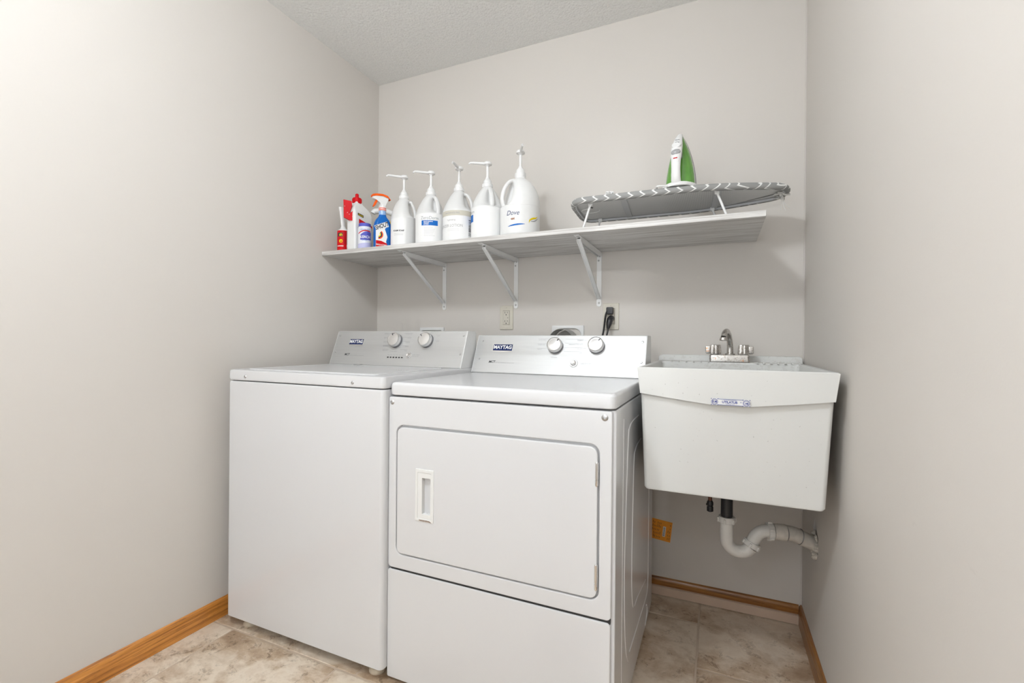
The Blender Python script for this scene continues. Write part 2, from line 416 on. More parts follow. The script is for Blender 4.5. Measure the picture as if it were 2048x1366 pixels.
def slab_y(bm, x0, x1, z0, z1, yf, yb, r, bev=0.003, n=6, mi=0, hole=None, T=None):
    """plate facing -y: front at yf, back at yb, rounded outline, softened front edge, optional rectangular hole"""
    def ring(ins, y):
        rs = r if isinstance(r, (list, tuple)) else [r]*4
        return [Vector((a, y, b)) for a, b in rrect(x0+ins, x1-ins, z0+ins, z1-ins, [max(q-ins, 0.0003) for q in rs], n)]
    R = [ring(0, yb), ring(0, yf+bev), ring(bev*0.3, yf+bev*0.3), ring(bev, yf)]
    if T is not None: R = [[T @ p for p in q] for q in R]
    if hole is None: ring_loft(bm, R, True, True, mi); return
    hx0, hx1, hz0, hz1, hr = hole
    hp = lambda ins, y: [Vector((a, y, b)) for a, b in rrect(hx0+ins, hx1-ins, hz0+ins, hz1-ins, max(hr, 0.0005), n)]
    H = [hp(-bev, yf), hp(-bev*0.3, yf+bev*0.3), hp(0, yf+bev), hp(0, yb)]
    if T is not None: H = [[T @ p for p in q] for q in H]
    ring_loft(bm, R+H, False, False, mi)
    # close the back between first and last ring
    a = R[0]; b = H[-1]
    ring_loft(bm, [b, a], False, False, mi)
def prism(bm, pts, vec, mi=0):
    a = [Vector(p) for p in pts]; b = [p+Vector(vec) for p in a]
    ring_loft(bm, [a, b], True, True, mi)
def text_bm(bm, s, size, T, extrude=0.0, shear=0.0, align='CENTER', bold=0.0, sx=1.0, mi=0, fn=None, spacing=1.0):
    cu = bpy.data.curves.new('t', 'FONT'); cu.body = s; cu.size = size; cu.extrude = extrude; cu.shear = shear
    cu.align_x = align; cu.align_y = 'CENTER'; cu.offset = bold; cu.resolution_u = 3; cu.space_character = spacing
    o = bpy.data.objects.new('t', cu); COL.objects.link(o)
    dg = bpy.context.evaluated_depsgraph_get(); dg.update()
    me = bpy.data.meshes.new_from_object(o.evaluated_get(dg))
    b2 = bmesh.new(); b2.from_mesh(me)
    vm = {}
    for v in b2.verts:
        co = Vector((v.co.x*sx, v.co.y, v.co.z))
        vm[v.index] = bm.verts.new(fn(co) if fn else T @ co)
    for f in b2.faces:
        try: nf = bm.faces.new([vm[v.index] for v in f.verts]); nf.material_index = mi
        except ValueError: pass
    b2.free(); bpy.data.objects.remove(o); bpy.data.curves.remove(cu); bpy.data.meshes.remove(me)
def TR(loc, rz=0, rx=0, ry=0): return Matrix.Translation(loc) @ Matrix.Rotation(rz, 4, 'Z') @ Matrix.Rotation(ry, 4, 'Y') @ Matrix.Rotation(rx, 4, 'X')
def FRAME(o, X, Y):
    X = Vector(X).normalized(); Y = Vector(Y); Y = (Y-X*Y.dot(X)).normalized(); Z = X.cross(Y)
    return Matrix(((X.x, Y.x, Z.x, o[0]), (X.y, Y.y, Z.y, o[1]), (X.z, Y.z, Z.z, o[2]), (0, 0, 0, 1)))
def xform(bm, T, verts=None):
    for v in (verts or bm.verts): v.co = T @ v.co

# ------------------------------------------------------------------ the room
def room():
    W, H, D = W_ROOM, H_ROOM, D_ROOM
    b = nb(); box(b, -0.1, W+0.1, 0, 0.1, 0, H); struct('wall_back', b, WALL)
    b = nb(); box(b, -0.1, 0, -D, 0, 0, H); struct('wall_left', b, WALL)
    # right wall with the open doorway behind the camera, and the hole the drain goes into
    b = nb()
    hole = [(-0.262, 0.345), (-0.225, 0.35), (-0.205, 0.385), (-0.207, 0.43), (-0.235, 0.478), (-0.262, 0.452), (-0.292, 0.43), (-0.296, 0.385)]
    def quad(pts): b.faces.new([b.verts.new(p) for p in pts])
    dy0, dy1, dz = -2.74, -2.085, 2.12
    for x in (W, W+0.1):
        for y0, y1, z0, z1 in ((-D, dy0, 0, H), (dy0, dy1, dz, H)):
            quad([(x, y0, z0), (x, y1, z0), (x, y1, z1), (x, y0, z1)])
        quad([(x, dy1, 0), (x, -0.5, 0), (x, -0.5, H), (x, dy1, H)])
    quad([(W+0.1, -0.5, 0), (W+0.1, 0, 0), (W+0.1, 0, H), (W+0.1, -0.5, H)])
    # inner face near the back with the hole: ring between square and hole, then strips
    sq = [(-0.25, 0.25), (-0.15, 0.25), (-0.15, 0.39), (-0.15, 0.53), (-0.25, 0.53), (-0.36, 0.53), (-0.36, 0.39), (-0.36, 0.25)]
    for i in range(8):
        j = (i+1) % 8
        quad([(W, *sq[i]), (W, *sq[j]), (W, *hole[j]), (W, *hole[i])])
        quad([(W, *hole[i]), (W, *hole[j]), (W+0.06, *hole[j]), (W+0.06, *hole[i])])
    quad([(W, -0.5, 0), (W, 0, 0), (W, 0, 0.25), (W, -0.5, 0.25)])
    quad([(W, -0.5, 0.53), (W, 0, 0.53), (W, 0, H), (W, -0.5, H)])
    quad([(W, -0.5, 0.25), (W, -0.36, 0.25), (W, -0.36, 0.53), (W, -0.5, 0.53)])
    quad([(W, -0.15, 0.25), (W, 0, 0.25), (W, 0, 0.53), (W, -0.15, 0.53)])
    quad([(W, dy1, 0), (W+0.1, dy1, 0), (W+0.1, dy1, dz), (W, dy1, dz)])
    quad([(W, dy0, 0), (W+0.1, dy0, 0), (W+0.1, dy0, dz), (W, dy0, dz)])
    quad([(W, dy0, dz), (W+0.1, dy0, dz), (W+0.1, dy1, dz), (W, dy1, dz)])
    struct('wall_right', b, WALL)
    b = nb(); box(b, -0.1, W+0.1, -D-0.1, -D, 0, H); struct('wall_front', b, WALL)
    b = nb(); box(b, -0.1, W+0.1, -D-0.1, 0.1, H, H+0.08); struct('ceiling', b, CEIL)
    # irregular bead of ceiling texture along the wall joints
    # made-up window added round the fill light behind the camera: frame, mullion and a drawn white blind
    b = nb(); 
    for q in ((0.22, 1.78, 0.33, 0.39), (0.22, 1.78, 1.67, 1.73), (0.22, 0.28, 0.39, 1.67), (1.72, 1.78, 0.39, 1.67)): box(b, q[0], q[1], -D, -D+0.035, q[2], q[3], 0.003, 1)
    wf = struct('added_window_1', b, WHITE)
    b = nb(); box(b, 0.28, 1.72, -D+0.002, -D+0.008, 0.39, 1.67); obj('added_window_blind', b, LABELW, parent=wf)
    # hallway outside the door
    X0, X1, Y0, Y1 = W+0.1, 3.2, -4.5, -1.7
    b = nb()
    box(b, X0-0.1, X1+0.1, Y0-0.1, Y0, 0, H); box(b, X1, X1+0.1, Y0, Y1, 0, H); box(b, X0, X1+0.1, Y1, Y1+0.1, 0, H); box(b, X0-0.1, X0, Y0, -D-0.1, 0, H)
    struct('wall_hall', b, WALL)
    b = nb(); box(b, X0-0.1, X1+0.1, Y0-0.1, Y1+0.1, H, H+0.08); struct('ceiling_hall', b, CEIL)
    b = nb(); box(b, X0-0.1, X1+0.1, Y0-0.1, Y1+0.1, -0.06, 0); struct('floor_hall', b, GROUT)
    # floor: vinyl printed as stone tiles of mixed sizes
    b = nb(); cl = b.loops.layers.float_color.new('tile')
    box(b, -0.1, W+0.1, -D-0.1, 0.1, -0.06, -0.0012, mi=1)
    g = 0.0042
    tiles = []
    X = [-0.36, 0.12, 0.605, 1.10, 1.652, 2.14]
    # right-hand zone
    tiles += [(1.652, 2.14, -0.418, 0.1), (1.652, 1.905, -0.665, -0.418), (1.905, 2.14, -0.9, -0.418), (1.652, 1.905, -0.9, -0.665)]
    tiles += [(1.40, 1.652, -0.165, 0.1), (1.165, 1.652, -0.65, -0.165), (1.165, 1.40, -0.165, 0.1), (1.165, 1.40, -0.9, -0.65), (1.40, 1.652, -0.9, -0.65)]
    # under the machines
    for x0, x1 in ((-0.1, 0.20), (0.20, 0.68), (0.68, 1.165)):
        tiles += [(x0, x1, -0.42, 0.1), (x0, x1, -0.9, -0.42)]
    # in front of the machines
    tiles += [(-0.1, 0.12, -1.387, -0.9), (0.12, 0.605, -1.16, -0.9), (0.12, 0.19, -1.387, -1.16), (0.19, 0.605, -1.387, -1.16), (0.605, 0.85, -1.16, -0.9), (0.605, 1.09, -1.64, -1.16), (0.85, 1.09, -1.16, -0.9), (1.09, 1.58, -1.387, -0.9), (1.58, 2.14, -1.387, -0.9)]
    for x0, x1, y0, y1 in ((-0.1, 0.12, -1.9, -1.387), (0.12, 0.605, -1.9, -1.387), (0.605, 1.09, -1.9, -1.64), (1.09, 1.58, -1.9, -1.387), (1.58, 2.14, -1.9, -1.387), (-0.1, 0.36, -3.05, -1.9), (0.36, 0.85, -3.05, -1.9), (0.85, 1.34, -3.05, -1.9), (1.34, 2.14, -3.05, -1.9)):
        tiles.append((x0, x1, y0, y1))
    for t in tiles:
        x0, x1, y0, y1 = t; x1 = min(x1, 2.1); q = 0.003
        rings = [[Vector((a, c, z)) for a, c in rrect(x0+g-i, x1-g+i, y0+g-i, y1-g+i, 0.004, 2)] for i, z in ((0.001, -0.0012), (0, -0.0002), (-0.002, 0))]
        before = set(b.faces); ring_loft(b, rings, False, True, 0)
        col = ((0.55+0.4*random.random()) if x0 > 1.1 else 0.25*random.random(), random.random(), random.random(), 1)  # random tile tone; right-hand tiles browner, partly shade put into the colour
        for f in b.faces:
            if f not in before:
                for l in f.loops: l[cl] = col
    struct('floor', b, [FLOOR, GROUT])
    # baseboards
    b = nb()
    prof = [(0, 0), (0.012, 0), (0.012, 0.045), (0.0105, 0.050), (0.0085, 0.053), (0.0085, 0.061), (0.006, 0.066), (0.002, 0.0697), (0, 0.0697)]
    ring_loft(b, [[Vector((0+px, y, pz)) for px, pz in prof] for y in (-D, -0.02)])
    struct('baseboard_left', b, OAKY)
    b = nb()
    ring_loft(b, [[Vector((W-px, y, pz)) for px, pz in prof] for y in (-2.085, 0)])
    struct('baseboard_right', b, oak_mat('oak_right_shaded', 'y', 0.5))  # darker oak copy, shade along the right wall put into its colour
    b = nb()
    p2 = [(0, 0.036), (0.010, 0.036), (0.0105, 0.052), (0.008, 0.060), (0.004, 0.0665), (0, 0.068)]
    ring_loft(b, [[Vector((x, -py, pz)) for py, pz in p2] for x in (0, W-0.010)])
    o = struct('baseboard_back', b, OAKX_SHADED)
    b = nb()
    # painted lower board with a broken left end
    ring_loft(b, [[Vector((x, -py, pz)) for py, pz in ((0.002, 0.002), (0.022, 0.002), (0.022, 0.034), (0.019, 0.036), (0.002, 0.036))] for x in (0.80, 1.455, W-0.012)])
    o2 = obj('lower_board', b, PRIMER, parent=o)
    # hairline between ceiling texture and walls: caulk strips in the corners
    b = nb(); box(b, W-0.004, W, -0.004, 0, 0.07, H); struct('trim_1', b, mat('corner_caulk', (0.64, 0.60, 0.56), 0.6))
room()

# old shallow plaster marks under the shelf
def wall_marks():
    for x, z, r, s in ((0.232, 1.421, 0.0035, 'left'), (0.262, 1.420, 0.003, 'right')):
        b = nb(); lathe(b, [(r, 0), (r*0.7, 0.001)], (x, -0.0002, z), (0, -1, 0), 8)
        o = obj('wall_anchor', b, ZINC); tag(o, s+' one of two tiny screw anchors in the back wall under the shelf', 'anchor', 'old anchors under the shelf')
wall_marks()

# ------------------------------------------------------------------ shelf and brackets
SHZ0, SHZ1, SHY, SHX = 1.4419, 1.461, -0.3947, 1.843
def shelf():
    b = nb(); box(b, 0.001, SHX, SHY, -0.001, SHZ0, SHZ1, 0.0012, 1)
    o = obj('wall_shelf', b, SHELF); tag(o, 'long whitewashed wood-look shelf across the back wall', 'shelf')
shelf()
def bracket(first_x=0.431):
    x = first_x; w = 0.0105
    r = thing('shelf_bracket', (x, 0, 1.203), 'x', 'shelf bracket', 'white steel brackets under the shelf')
    b = nb()
    # wall strap with rounded foot
    slab_y(b, x-w, x+w, 1.203, 1.4415, -0.0035, -0.0005, [0.009, 0.009, 0.001, 0.001], 0.0008)
    obj('wall_strap', b, WHITE_METAL, r)
    b = nb()
    # arm under the shelf: shallow channel
    box(b, x-w, x+w, -0.372, -0.0035, 1.4385, 1.4415, 0.0008, 1)
    box(b, x-w*0.72, x-w*0.72+0.0018, -0.335, -0.0035, 1.422, 1.439)
    box(b, x+w*0.72-0.0018, x+w*0.72, -0.335, -0.0035, 1.422, 1.439)
    obj('arm', b, WHITE_METAL, r)
    b = nb()
    p0 = Vector((x, -0.335, 1.432)); p1 = Vector((x, -0.006, 1.238)); d = (p1-p0).normalized(); n = Vector((0, d.z, -d.y))
    T = FRAME(p0, d, (1, 0, 0)); Ln = (p1-p0).length
    box(b, 0, Ln, -0.0085, 0.0085, -0.001, 0.001, 0.0004, 1, T)
    box(b, 0, Ln, -0.0085, -0.0068, -0.001, 0.006, T=T); box(b, 0, Ln, 0.0068, 0.0085, -0.001, 0.006, T=T)
    obj('brace', b, WHITE_METAL, r)
    for dx, z in ((0.003, 1.424), (-0.003, 1.405), (0.0, 1.219)):
        b = nb(); lathe(b, [(0.0042, 0), (0.0042, 0.001), (0.003, 0.0024), (0.0012, 0.0028)], (x+dx, -0.0035, z), (0, -1, 0), 12)
        box(b, x+dx-0.0026, x+dx+0.0026, -0.0066, -0.0062, z-0.0005, z+0.0005)
        obj('screw', b, ZINC, r)
    b = nb(); lathe(b, [(0.004, 0), (0.003, 0.002), (0.001, 0.0024)], (x, -0.357, 1.4385), (0, 0, -1), 12); obj('screw', b, ZINC, r)
    return r
def copy_tree(o, parent=None):
    c = o.copy(); COL.objects.link(c)
    if parent is not None: c.parent = parent
    for ch in list(o.children): copy_tree(ch, c)
    return c
br = bracket()
br['label'] = 'leftmost white steel bracket holding the shelf, behind the washer'
b2 = copy_tree(br); b2.location.x = 0.829; b2['label'] = 'middle white steel shelf bracket, above the beige socket without plugs'
b3 = copy_tree(br); b3.location.x = 1.2285; b3['label'] = 'rightmost white steel shelf bracket, beside the socket with black plugs'

# ------------------------------------------------------------------ outlets, plugs, wall boxes
def outlet(x0, x1, z0, z1, label, device=True):
    r = thing('wall_outlet', ((x0+x1)/2, 0, z0), label, 'outlet')
    cx, cz = (x0+x1)/2, (z0+z1)/2
    b = nb(); slab_y(b, x0, x1, z0, z1, -0.006, -0.0003, 0.003, 0.003, hole=(cx-0.0165, cx+0.0165, cz-0.0335, cz+0.0335, 0.001))
    obj('cover_plate', b, BEIGE, r)
    b = nb(); slab_y(b, cx-0.016, cx+0.016, cz-0.033, cz+0.033, -0.0068, -0.0005, 0.001, 0.001)
    f = obj('receptacle', b, BEIGE, r)
    for s in (1, -1):
        if s == 1 or device:
            zc = cz+s*0.0205
            b = nb(); box(b, cx-0.0075, cx-0.0055, -0.0072, -0.0066, zc+0.000, zc+0.008); box(b, cx+0.0055, cx+0.0075, -0.0072, -0.0066, zc+0.001, zc+0.008)
            lathe(b, [(0.0026, 0), (0.0026, 0.0005)], (cx, -0.0067, zc-0.0065), (0, -1, 0), 10)
            obj('slot', b, DARK, f)
    b = nb(); box(b, cx-0.011, cx+0.004, -0.0074, -0.0066, cz-0.0045, cz+0.0045, 0.0004, 1); obj('button', b, BEIGE, f)
    b = nb(); box(b, cx+0.008, cx+0.010, -0.0072, -0.0066, cz-0.003, cz+0.002); obj('indicator', b, DARK, f)
    for s in (1, -1):
        b = nb(); lathe(b, [(0.003, 0), (0.0024, 0.0012)], (cx, -0.006, cz+s*0.0485), (0, -1, 0), 12); obj('screw', b, BEIGE, r)
    return r
outlet(0.7465, 0.8155, 1.1015, 1.2165, 'beige wall socket with nothing plugged in')
outlet(1.2465, 1.3165, 1.1005, 1.2165, 'beige wall socket holding two black plugs, beside the right bracket', True)
def plugs():
    cx = 1.2815
    r = thing('power_cord', (cx, -0.007, 1.19), 'flat black cord plugged into the upper socket of the right outlet', 'cord')
    b = nb(); box(b, cx-0.016, cx+0.014, -0.030, -0.0078, 1.166, 1.198, 0.005, 2); obj('plug', b, BLACK, r)
    b = nb()
    tube(b, smooth_path([(cx-0.012, -0.024, 1.180), (cx-0.018, -0.030, 1.155), (cx-0.023, -0.036, 1.10), (cx-0.030, -0.05, 1.04), (cx-0.032, -0.06, 0.95), (cx-0.03, -0.06, 0.70)]), 0.0065, 8, sx=0.6, sy=1.3)
    obj('cable', b, mat('grey_black_cable', (0.045, 0.045, 0.045), 0.4), r)
    r = thing('power_cord', (cx, -0.007, 1.145), 'round black cord with tapered plug in the lower socket of the right outlet', 'cord')
    b = nb()
    tube(b, [(cx+0.004, -0.008, 1.150), (cx+0.004, -0.020, 1.149), (cx+0.002, -0.030, 1.143), (cx, -0.034, 1.130), (cx-0.003, -0.037, 1.112), (cx-0.004, -0.038, 1.104)], [0.013, 0.014, 0.013, 0.0125, 0.008, 0.006], 12)
    obj('plug', b, BLACK, r)
    b = nb()
    tube(b, smooth_path([(cx-0.004, -0.038, 1.108), (cx-0.005, -0.042, 1.09), (cx-0.012, -0.05, 1.05), (cx-0.014, -0.055, 0.98), (cx-0.01, -0.055, 0.7)]), 0.0036, 8)
    obj('cable', b, BLACK, r)
plugs()
def wall_boxes():
    b = nb(); slab_y(b, 0.287, 0.433, 0.93, 1.1145, -0.011, -0.0005, 0.002, 0.003, hole=(0.302, 0.418, 0.945, 1.098, 0.002))
    r = obj('washer_supply_box', b, WHITE); tag(r, 'white plastic water supply box top peeking over the left machine', 'supply box')
    r = thing('dryer_vent', (1.087, 0, 0.98), 'white vent plate with silver duct behind the right machine', 'vent')
    b = nb(); slab_y(b, 1.012, 1.162, 0.97, 1.12, -0.008, -0.0005, 0.003, 0.003, hole=(1.026, 1.148, 0.985, 1.106, 0.03)); obj('vent_plate', b, WHITE, r)
    b = nb()
    for k in range(9):
        y = -0.006-k*0.009; lathe(b, [(0.056, 0), (0.059, 0.0045), (0.056, 0.009)], (1.080, y, 1.045), (0, -1, 0), 32, cap0=False, cap1=False)
    obj('duct', b, FOIL, r)
wall_boxes()
def orange_tag():
    r = thing('warning_label', (1.5, -0.001, 0.25), 'orange warning label stuck low on the back wall under the tub', 'label')
    T = TR((1.500, -0.0022, 0.2625), 0, 0, 0) @ Matrix.Rotation(radians(6), 4, 'Y')
    b = nb(); box(b, -0.042, 0.040, 0, 0.0012, -0.042, 0.042, T=T); obj('card', b, TAGO, r)
    b = nb(); box(b, 0.006, 0.017, -0.0005, 0.0001, -0.024, 0.018, T=T); w = obj('white_patch', b, LABELW, r)
    b = nb()
    for k in range(9):
        box(b, 0.008+random.uniform(-.001, .001), 0.015, -0.0009, -0.0004, -0.021+k*0.0042, -0.021+k*0.0042+0.0022, T=T)
    for j, xx in enumerate((-0.036, -0.030, -0.024, -0.017, -0.011, -0.005, 0.026, 0.033)):
        for k in range(5):
            z = -0.034+k*0.0145
            if random.random() < 0.85: box(b, xx, xx+0.0016, -0.0005, 0.0001, z, z+random.uniform(0.006, 0.012), T=T)
    obj('printed_text', b, mat('brown_print', (0.10, 0.05, 0.02), 0.6), r)
orange_tag()

# ------------------------------------------------------------------ appliances
def screw_front(parent, x, y, z, r=0.0055, m=ZINC):
    b = nb(); lathe(b, [(r, 0), (r, 0.0008), (r*0.75, 0.0025), (r*0.35, 0.003), (r*0.3, 0.0018)], (x, y, z), (0, -1, 0), 18); return obj('screw', b, m, parent)
def washer():
    x0, x1, yf, yb = 0.0714, 0.7798, -0.8957, -0.235
    r = thing('washing_machine', ((x0+x1)/2, (yf+yb)/2, 0), 'white top-load washing machine with six small lights on its steel console', 'washing machine')
    b = nb()
    def ringz(z, ins=0): return [Vector((a, c, z)) for a, c in rrect(x0+ins, x1-ins, yf+ins, yb-ins, [0.014, 0.014, 0.003, 0.003], 6)]
    ring_loft(b, [ringz(0.0345, 0.004), ringz(0.0385), ringz(0.888), ringz(0.8935, 0.002), ringz(0.895, 0.006)])
    obj('cabinet', b, ENAMEL, r)
    b = nb()
    ring_loft(b, [ringz(0.8962, 0.010), ringz(0.8982, 0.002), ringz(0.905, -0.0005), ringz(0.928, 0), ringz(0.933, 0.0015), ringz(0.9352, 0.006)])
    obj('top_panel', b, ENAMEL, r)
    b = nb()
    def lr(z, ins): return [Vector((a, c, z)) for a, c in rrect(x0+0.052+ins, x1-0.062-ins, yf+0.035+ins, -0.46-ins, 0.02, 5)]
    ring_loft(b, [lr(0.9352, 0), lr(0.9372, 0), lr(0.9390, 0.003), lr(0.9388, 0.012), lr(0.9372, 0.018)])
    lid = obj('lid', b, ENAMEL, r)
    b = nb(); box(b, x0+0.20, x0+0.235, -0.475, -0.455, 0.9355, 0.942, 0.002, 2); obj('hinge', b, GREYP, lid)
    b = nb()
    for k in range(5): box(b, 0.66-k*0.011, 0.665-k*0.011, -0.64, -0.632, 0.9372, 0.9376)
    obj('embossed_mark', b, GREYP, lid)
    for px, pz in ((0.164, 0.912), (0.658, 0.912)): screw_front(r, px, yf-0.0003, pz, 0.0055)
    for fx, fy in ((0.146, -0.850), (0.728, -0.850), (0.146, -0.30), (0.71, -0.30)):
        b = nb(); lathe(b, [(0.026, 0), (0.027, 0.006), (0.022, 0.014), (0.010, 0.018), (0.010, 0.036)], (fx, fy, 0.0), seg=28); obj('foot', b, FOOT, r)
    console(r, x0+0.012, x1-0.009, (-0.42, 0.9357), (-0.362, 1.085), -0.293, x0, 'washer')
def console(r, x0, x1, pb, pt, yrear, xr, kind):
    yb, zb = pb; yt, zt = pt
    up = Vector((0, yt-yb, zt-zb)); Lh = up.length; T = FRAME((x0, yb, zb), (1, 0, 0), up)   # local x along, y up the face, z outward
    Wd = x1-x0
    b = nb()
    side = 0.0
    prof = [(yb, zb), (yt, zt), (yt+0.006, zt+0.002), (yrear-0.01, zt+0.001), (yrear, zt-0.008), (yrear, zb)]
    pv = [Vector((x0+0.001, y, z)) for y, z in prof]; pv2 = [Vector((x1-0.001, y, z)) for y, z in prof]
    ring_loft(b, [pv, pv2])
    hs = obj('console_housing', b, WHITE if kind == 'washer' else WHITE, r)
    # end caps of grey plastic on each end
    for xx in (x0-0.002, x1-0.001):
        b = nb()
        q = [Vector((xx, y-(0.0015 if y < yt+0.003 else 0), z)) for y, z in prof]
        ring_loft(b, [q, [p+Vector((0.003, 0, 0)) for p in q]])
        obj('end_cap', b, WHITE, hs)
    b = nb()
    ring = lambda ins, z: [T @ Vector((a, c, z)) for a, c in rrect(ins, Wd-ins, 0.001+ins, Lh-ins, 0.002, 2)]
    ring_loft(b, [ring(0, 0.0003), ring(0, 0.0018), ring(0.0008, 0.0025)])
    pn = obj('control_panel', b, STEEL, r)
    F = 0.0026
    dx = xr-x0
    def dk(x): return x+dx
    # badge
    bx, bu = (0.1355, 0.108) if kind == 'washer' else (0.1245, 0.1095)
    bw, bh = (0.0385, 0.0125) if kind == 'washer' else (0.0425, 0.0135)
    b = nb()
    o = [(-bw-0.003, bh+0.002), (-bw-0.003, -bh-0.003), (0, -bh-0.007), (bw+0.003, -bh-0.003), (bw+0.003, bh+0.002)]
    ring_loft(b, [[T @ Vector((dk(bx)+a, bu+c, F)) for a, c in o], [T @ Vector((dk(bx)+a, bu+c, F+0.002)) for a, c in o]])
    bd = obj('brand_badge', b, CHROME, r)
    b = nb(); box(b, dk(bx)-bw, dk(bx)+bw, bu-bh, bu+bh, F+0.001, F+0.0028, T=T); fld = obj('badge_field', b, NAVY, bd)
    b = nb(); text_bm(b, 'MAYTAG', 0.0215, T @ Matrix.Translation((dk(bx), bu+0.0003, F+0.0032)), 0.0002, bold=0.0007, sx=0.86 if kind == 'washer' else 0.93); obj('badge_lettering', b, LABELW, bd)
    # printed series mark
    b = nb(); mx, mu = (0.099, 0.047) if kind == 'washer' else (0.087, 0.0465)
    text_bm(b, 'MCT', 0.0135, T @ Matrix.Translation((dk(mx), mu, F+0.0002)), 0.00005, shear=0.25, bold=0.0004)
    obj('series_lettering', b, PRINT, pn)
    b = nb()
    text_bm(b, 'MAYTAG COMMERCIAL TECHNOLOGY', 0.0052, T @ Matrix.Translation((dk(mx)+0.0165, mu-0.0035, F+0.0002)), 0, align='LEFT', sx=0.9)
    obj('series_caption', b, GREYPRINT, pn); b = nb()
    # dial scales
    def seg(xa, xb_, u, w=0.0007): box(b, dk(xa), dk(xb_), u-w/2, u+w/2, F, F+0.0002, T=T)
    def word(xa, u, n, right=False):
        s = ''.join(random.choice('aenorstimulc') for _ in range(n))
    if kind == 'washer':
        for k, (s, n) in enumerate((('NORMAL', .150), ('HEAVY DUTY', .131), ('BULKY ITEMS', .112), ('RINSE/SPIN', .093), ('DELICATES', .0735))):
            seg(0.280+0.003*k, 0.325, n+0.001); text_bm(b, s, 0.0058, T @ Matrix.Translation((dk(0.281+0.003*k), n-0.0035, F+0.0002)), 0, align='LEFT'); obj('scale_entry', b, GREYPRINT, pn); b = nb()
        for k, (s, n) in enumerate((('POWERWASH', .150), ('WHITES', .131), ('COLORS', .112), ('DRAIN', .093), ('SOAK', .0735))):
            seg(0.385, 0.432-0.002*k, n+0.001); text_bm(b, s, 0.0058, T @ Matrix.Translation((dk(0.432-0.002*k), n-0.0035, F+0.0002)), 0, align='RIGHT'); obj('scale_entry', b, GREYPRINT, pn); b = nb()
        text_bm(b, 'CYCLE SIGNAL', 0.0055, T @ Matrix.Translation((dk(0.354), 0.066, F+0.0002)), 0); obj('button_caption', b, GREYPRINT, pn); b = nb()
        for n, s in ((0.143, 'HOT'), (0.119, 'COLD')):
            seg(0.552, 0.575, n); text_bm(b, s, 0.0058, T @ Matrix.Translation((dk(0.566), n-0.005, F+0.0002)), 0)
            obj('scale_entry', b, GREYPRINT, pn); b = nb(); seg(0.465, 0.478, n); obj('scale_line', b, GREYPRINT, pn); b = nb()
        text_bm(b, 'START / PAUSE', 0.0055, T @ Matrix.Translation((dk(0.456), 0.053, F+0.0002)), 0, align='LEFT'); obj('button_caption', b, GREYPRINT, pn); b = nb()
        text_bm(b, 'UNLOCK LID', 0.0055, T @ Matrix.Translation((dk(0.456), 0.046, F+0.0002)), 0, align='LEFT')
        obj('button_caption', b, GREYPRINT, pn); b = nb()
        for k in range(6): seg(0.327+k*0.0148, 0.337+k*0.0148, 0.050, 0.0012)
    else:
        for k, (s, n) in enumerate((('AUTO DRY', .149), ('TIMED DRY', .128), ('HEAVY', .109))):
            seg(0.272, 0.315, n+0.001); text_bm(b, s, 0.006, T @ Matrix.Translation((dk(0.275), n-0.004, F+0.0002)), 0, align='LEFT'); obj('scale_entry', b, GREYPRINT, pn); b = nb()
        for k, (s, n) in enumerate((('NORMAL', .149), ('WRINKLE CONTROL', .131), ('AIR DRY', .113), ('OFF', .096))):
            seg(0.385, 0.458, n+0.001); text_bm(b, s, 0.006, T @ Matrix.Translation((dk(0.458), n-0.004, F+0.0002)), 0, align='RIGHT'); obj('scale_entry', b, GREYPRINT, pn); b = nb()
        text_bm(b, 'DRYNESS', 0.006, T @ Matrix.Translation((dk(0.349), 0.072, F+0.0002)), 0); obj('button_caption', b, GREYPRINT, pn); b = nb()
        text_bm(b, 'OFF', 0.006, T @ Matrix.Translation((dk(0.352), 0.163, F+0.0002)), 0); obj('button_caption', b, GREYPRINT, pn); b = nb()
        for n, s in ((0.145, 'HIGH'), (0.130, 'MEDIUM'), (0.112, 'LOW')):
            seg(0.460, 0.473, n); obj('scale_line', b, GREYPRINT, pn); b = nb(); seg(0.548, 0.562, n); obj('scale_line', b, GREYPRINT, pn); b = nb()
        text_bm(b, 'PUSH TO START', 0.006, T @ Matrix.Translation((dk(0.456), 0.050, F+0.0002)), 0, align='LEFT'); obj('button_caption', b, GREYPRINT, pn); b = nb()
        seg(0.456, 0.500, 0.045)
    obj('light_caption' if kind == 'washer' else 'scale_line', b, GREYPRINT, pn)
    if kind == 'washer':
        for k in range(6):
            b = nb(); box(b, dk(0.3275+k*0.0148), dk(0.3275+k*0.0148+0.0085), 0.036, 0.0415, F-0.0005, F+0.0006, T=T); obj('indicator_light', b, BLACK, pn)
    # knobs
    for i, (kx, ku) in enumerate(((0.3545, 0.114), (0.513, 0.1165)) if kind == 'washer' else ((0.3495, 0.118), (0.511, 0.1205))):
        R_ = 0.0320 if kind == 'washer' else 0.0310
        c = T @ Vector((dk(kx), ku, F)); ax = (T.to_3x3() @ Vector((0, 0, 1)))
        b = nb(); lathe(b, [(R_, 0), (R_, 0.006), (R_*0.985, 0.010)], c, ax, 48); kb = obj('knob', b, DARKM, r)
        b = nb(); lathe(b, [(R_*0.96, 0.010), (R_*0.96, 0.024), (R_*0.90, 0.0275), (R_*0.84, 0.028), (R_*0.80, 0.0255)], c, ax, 48, cap0=False); obj('knob_rim', b, CHROME, kb)
        b = nb(); lathe(b, [(R_*0.81, 0.0250), (R_*0.5, 0.0262), (0.0005, 0.0268)], c, ax, 48, cap0=False); obj('knob_face', b, KNOBFACE, kb)
        a = 1.9 if (kind == 'washer' and i == 0) else (2.4 if kind == 'washer' else 0.9)
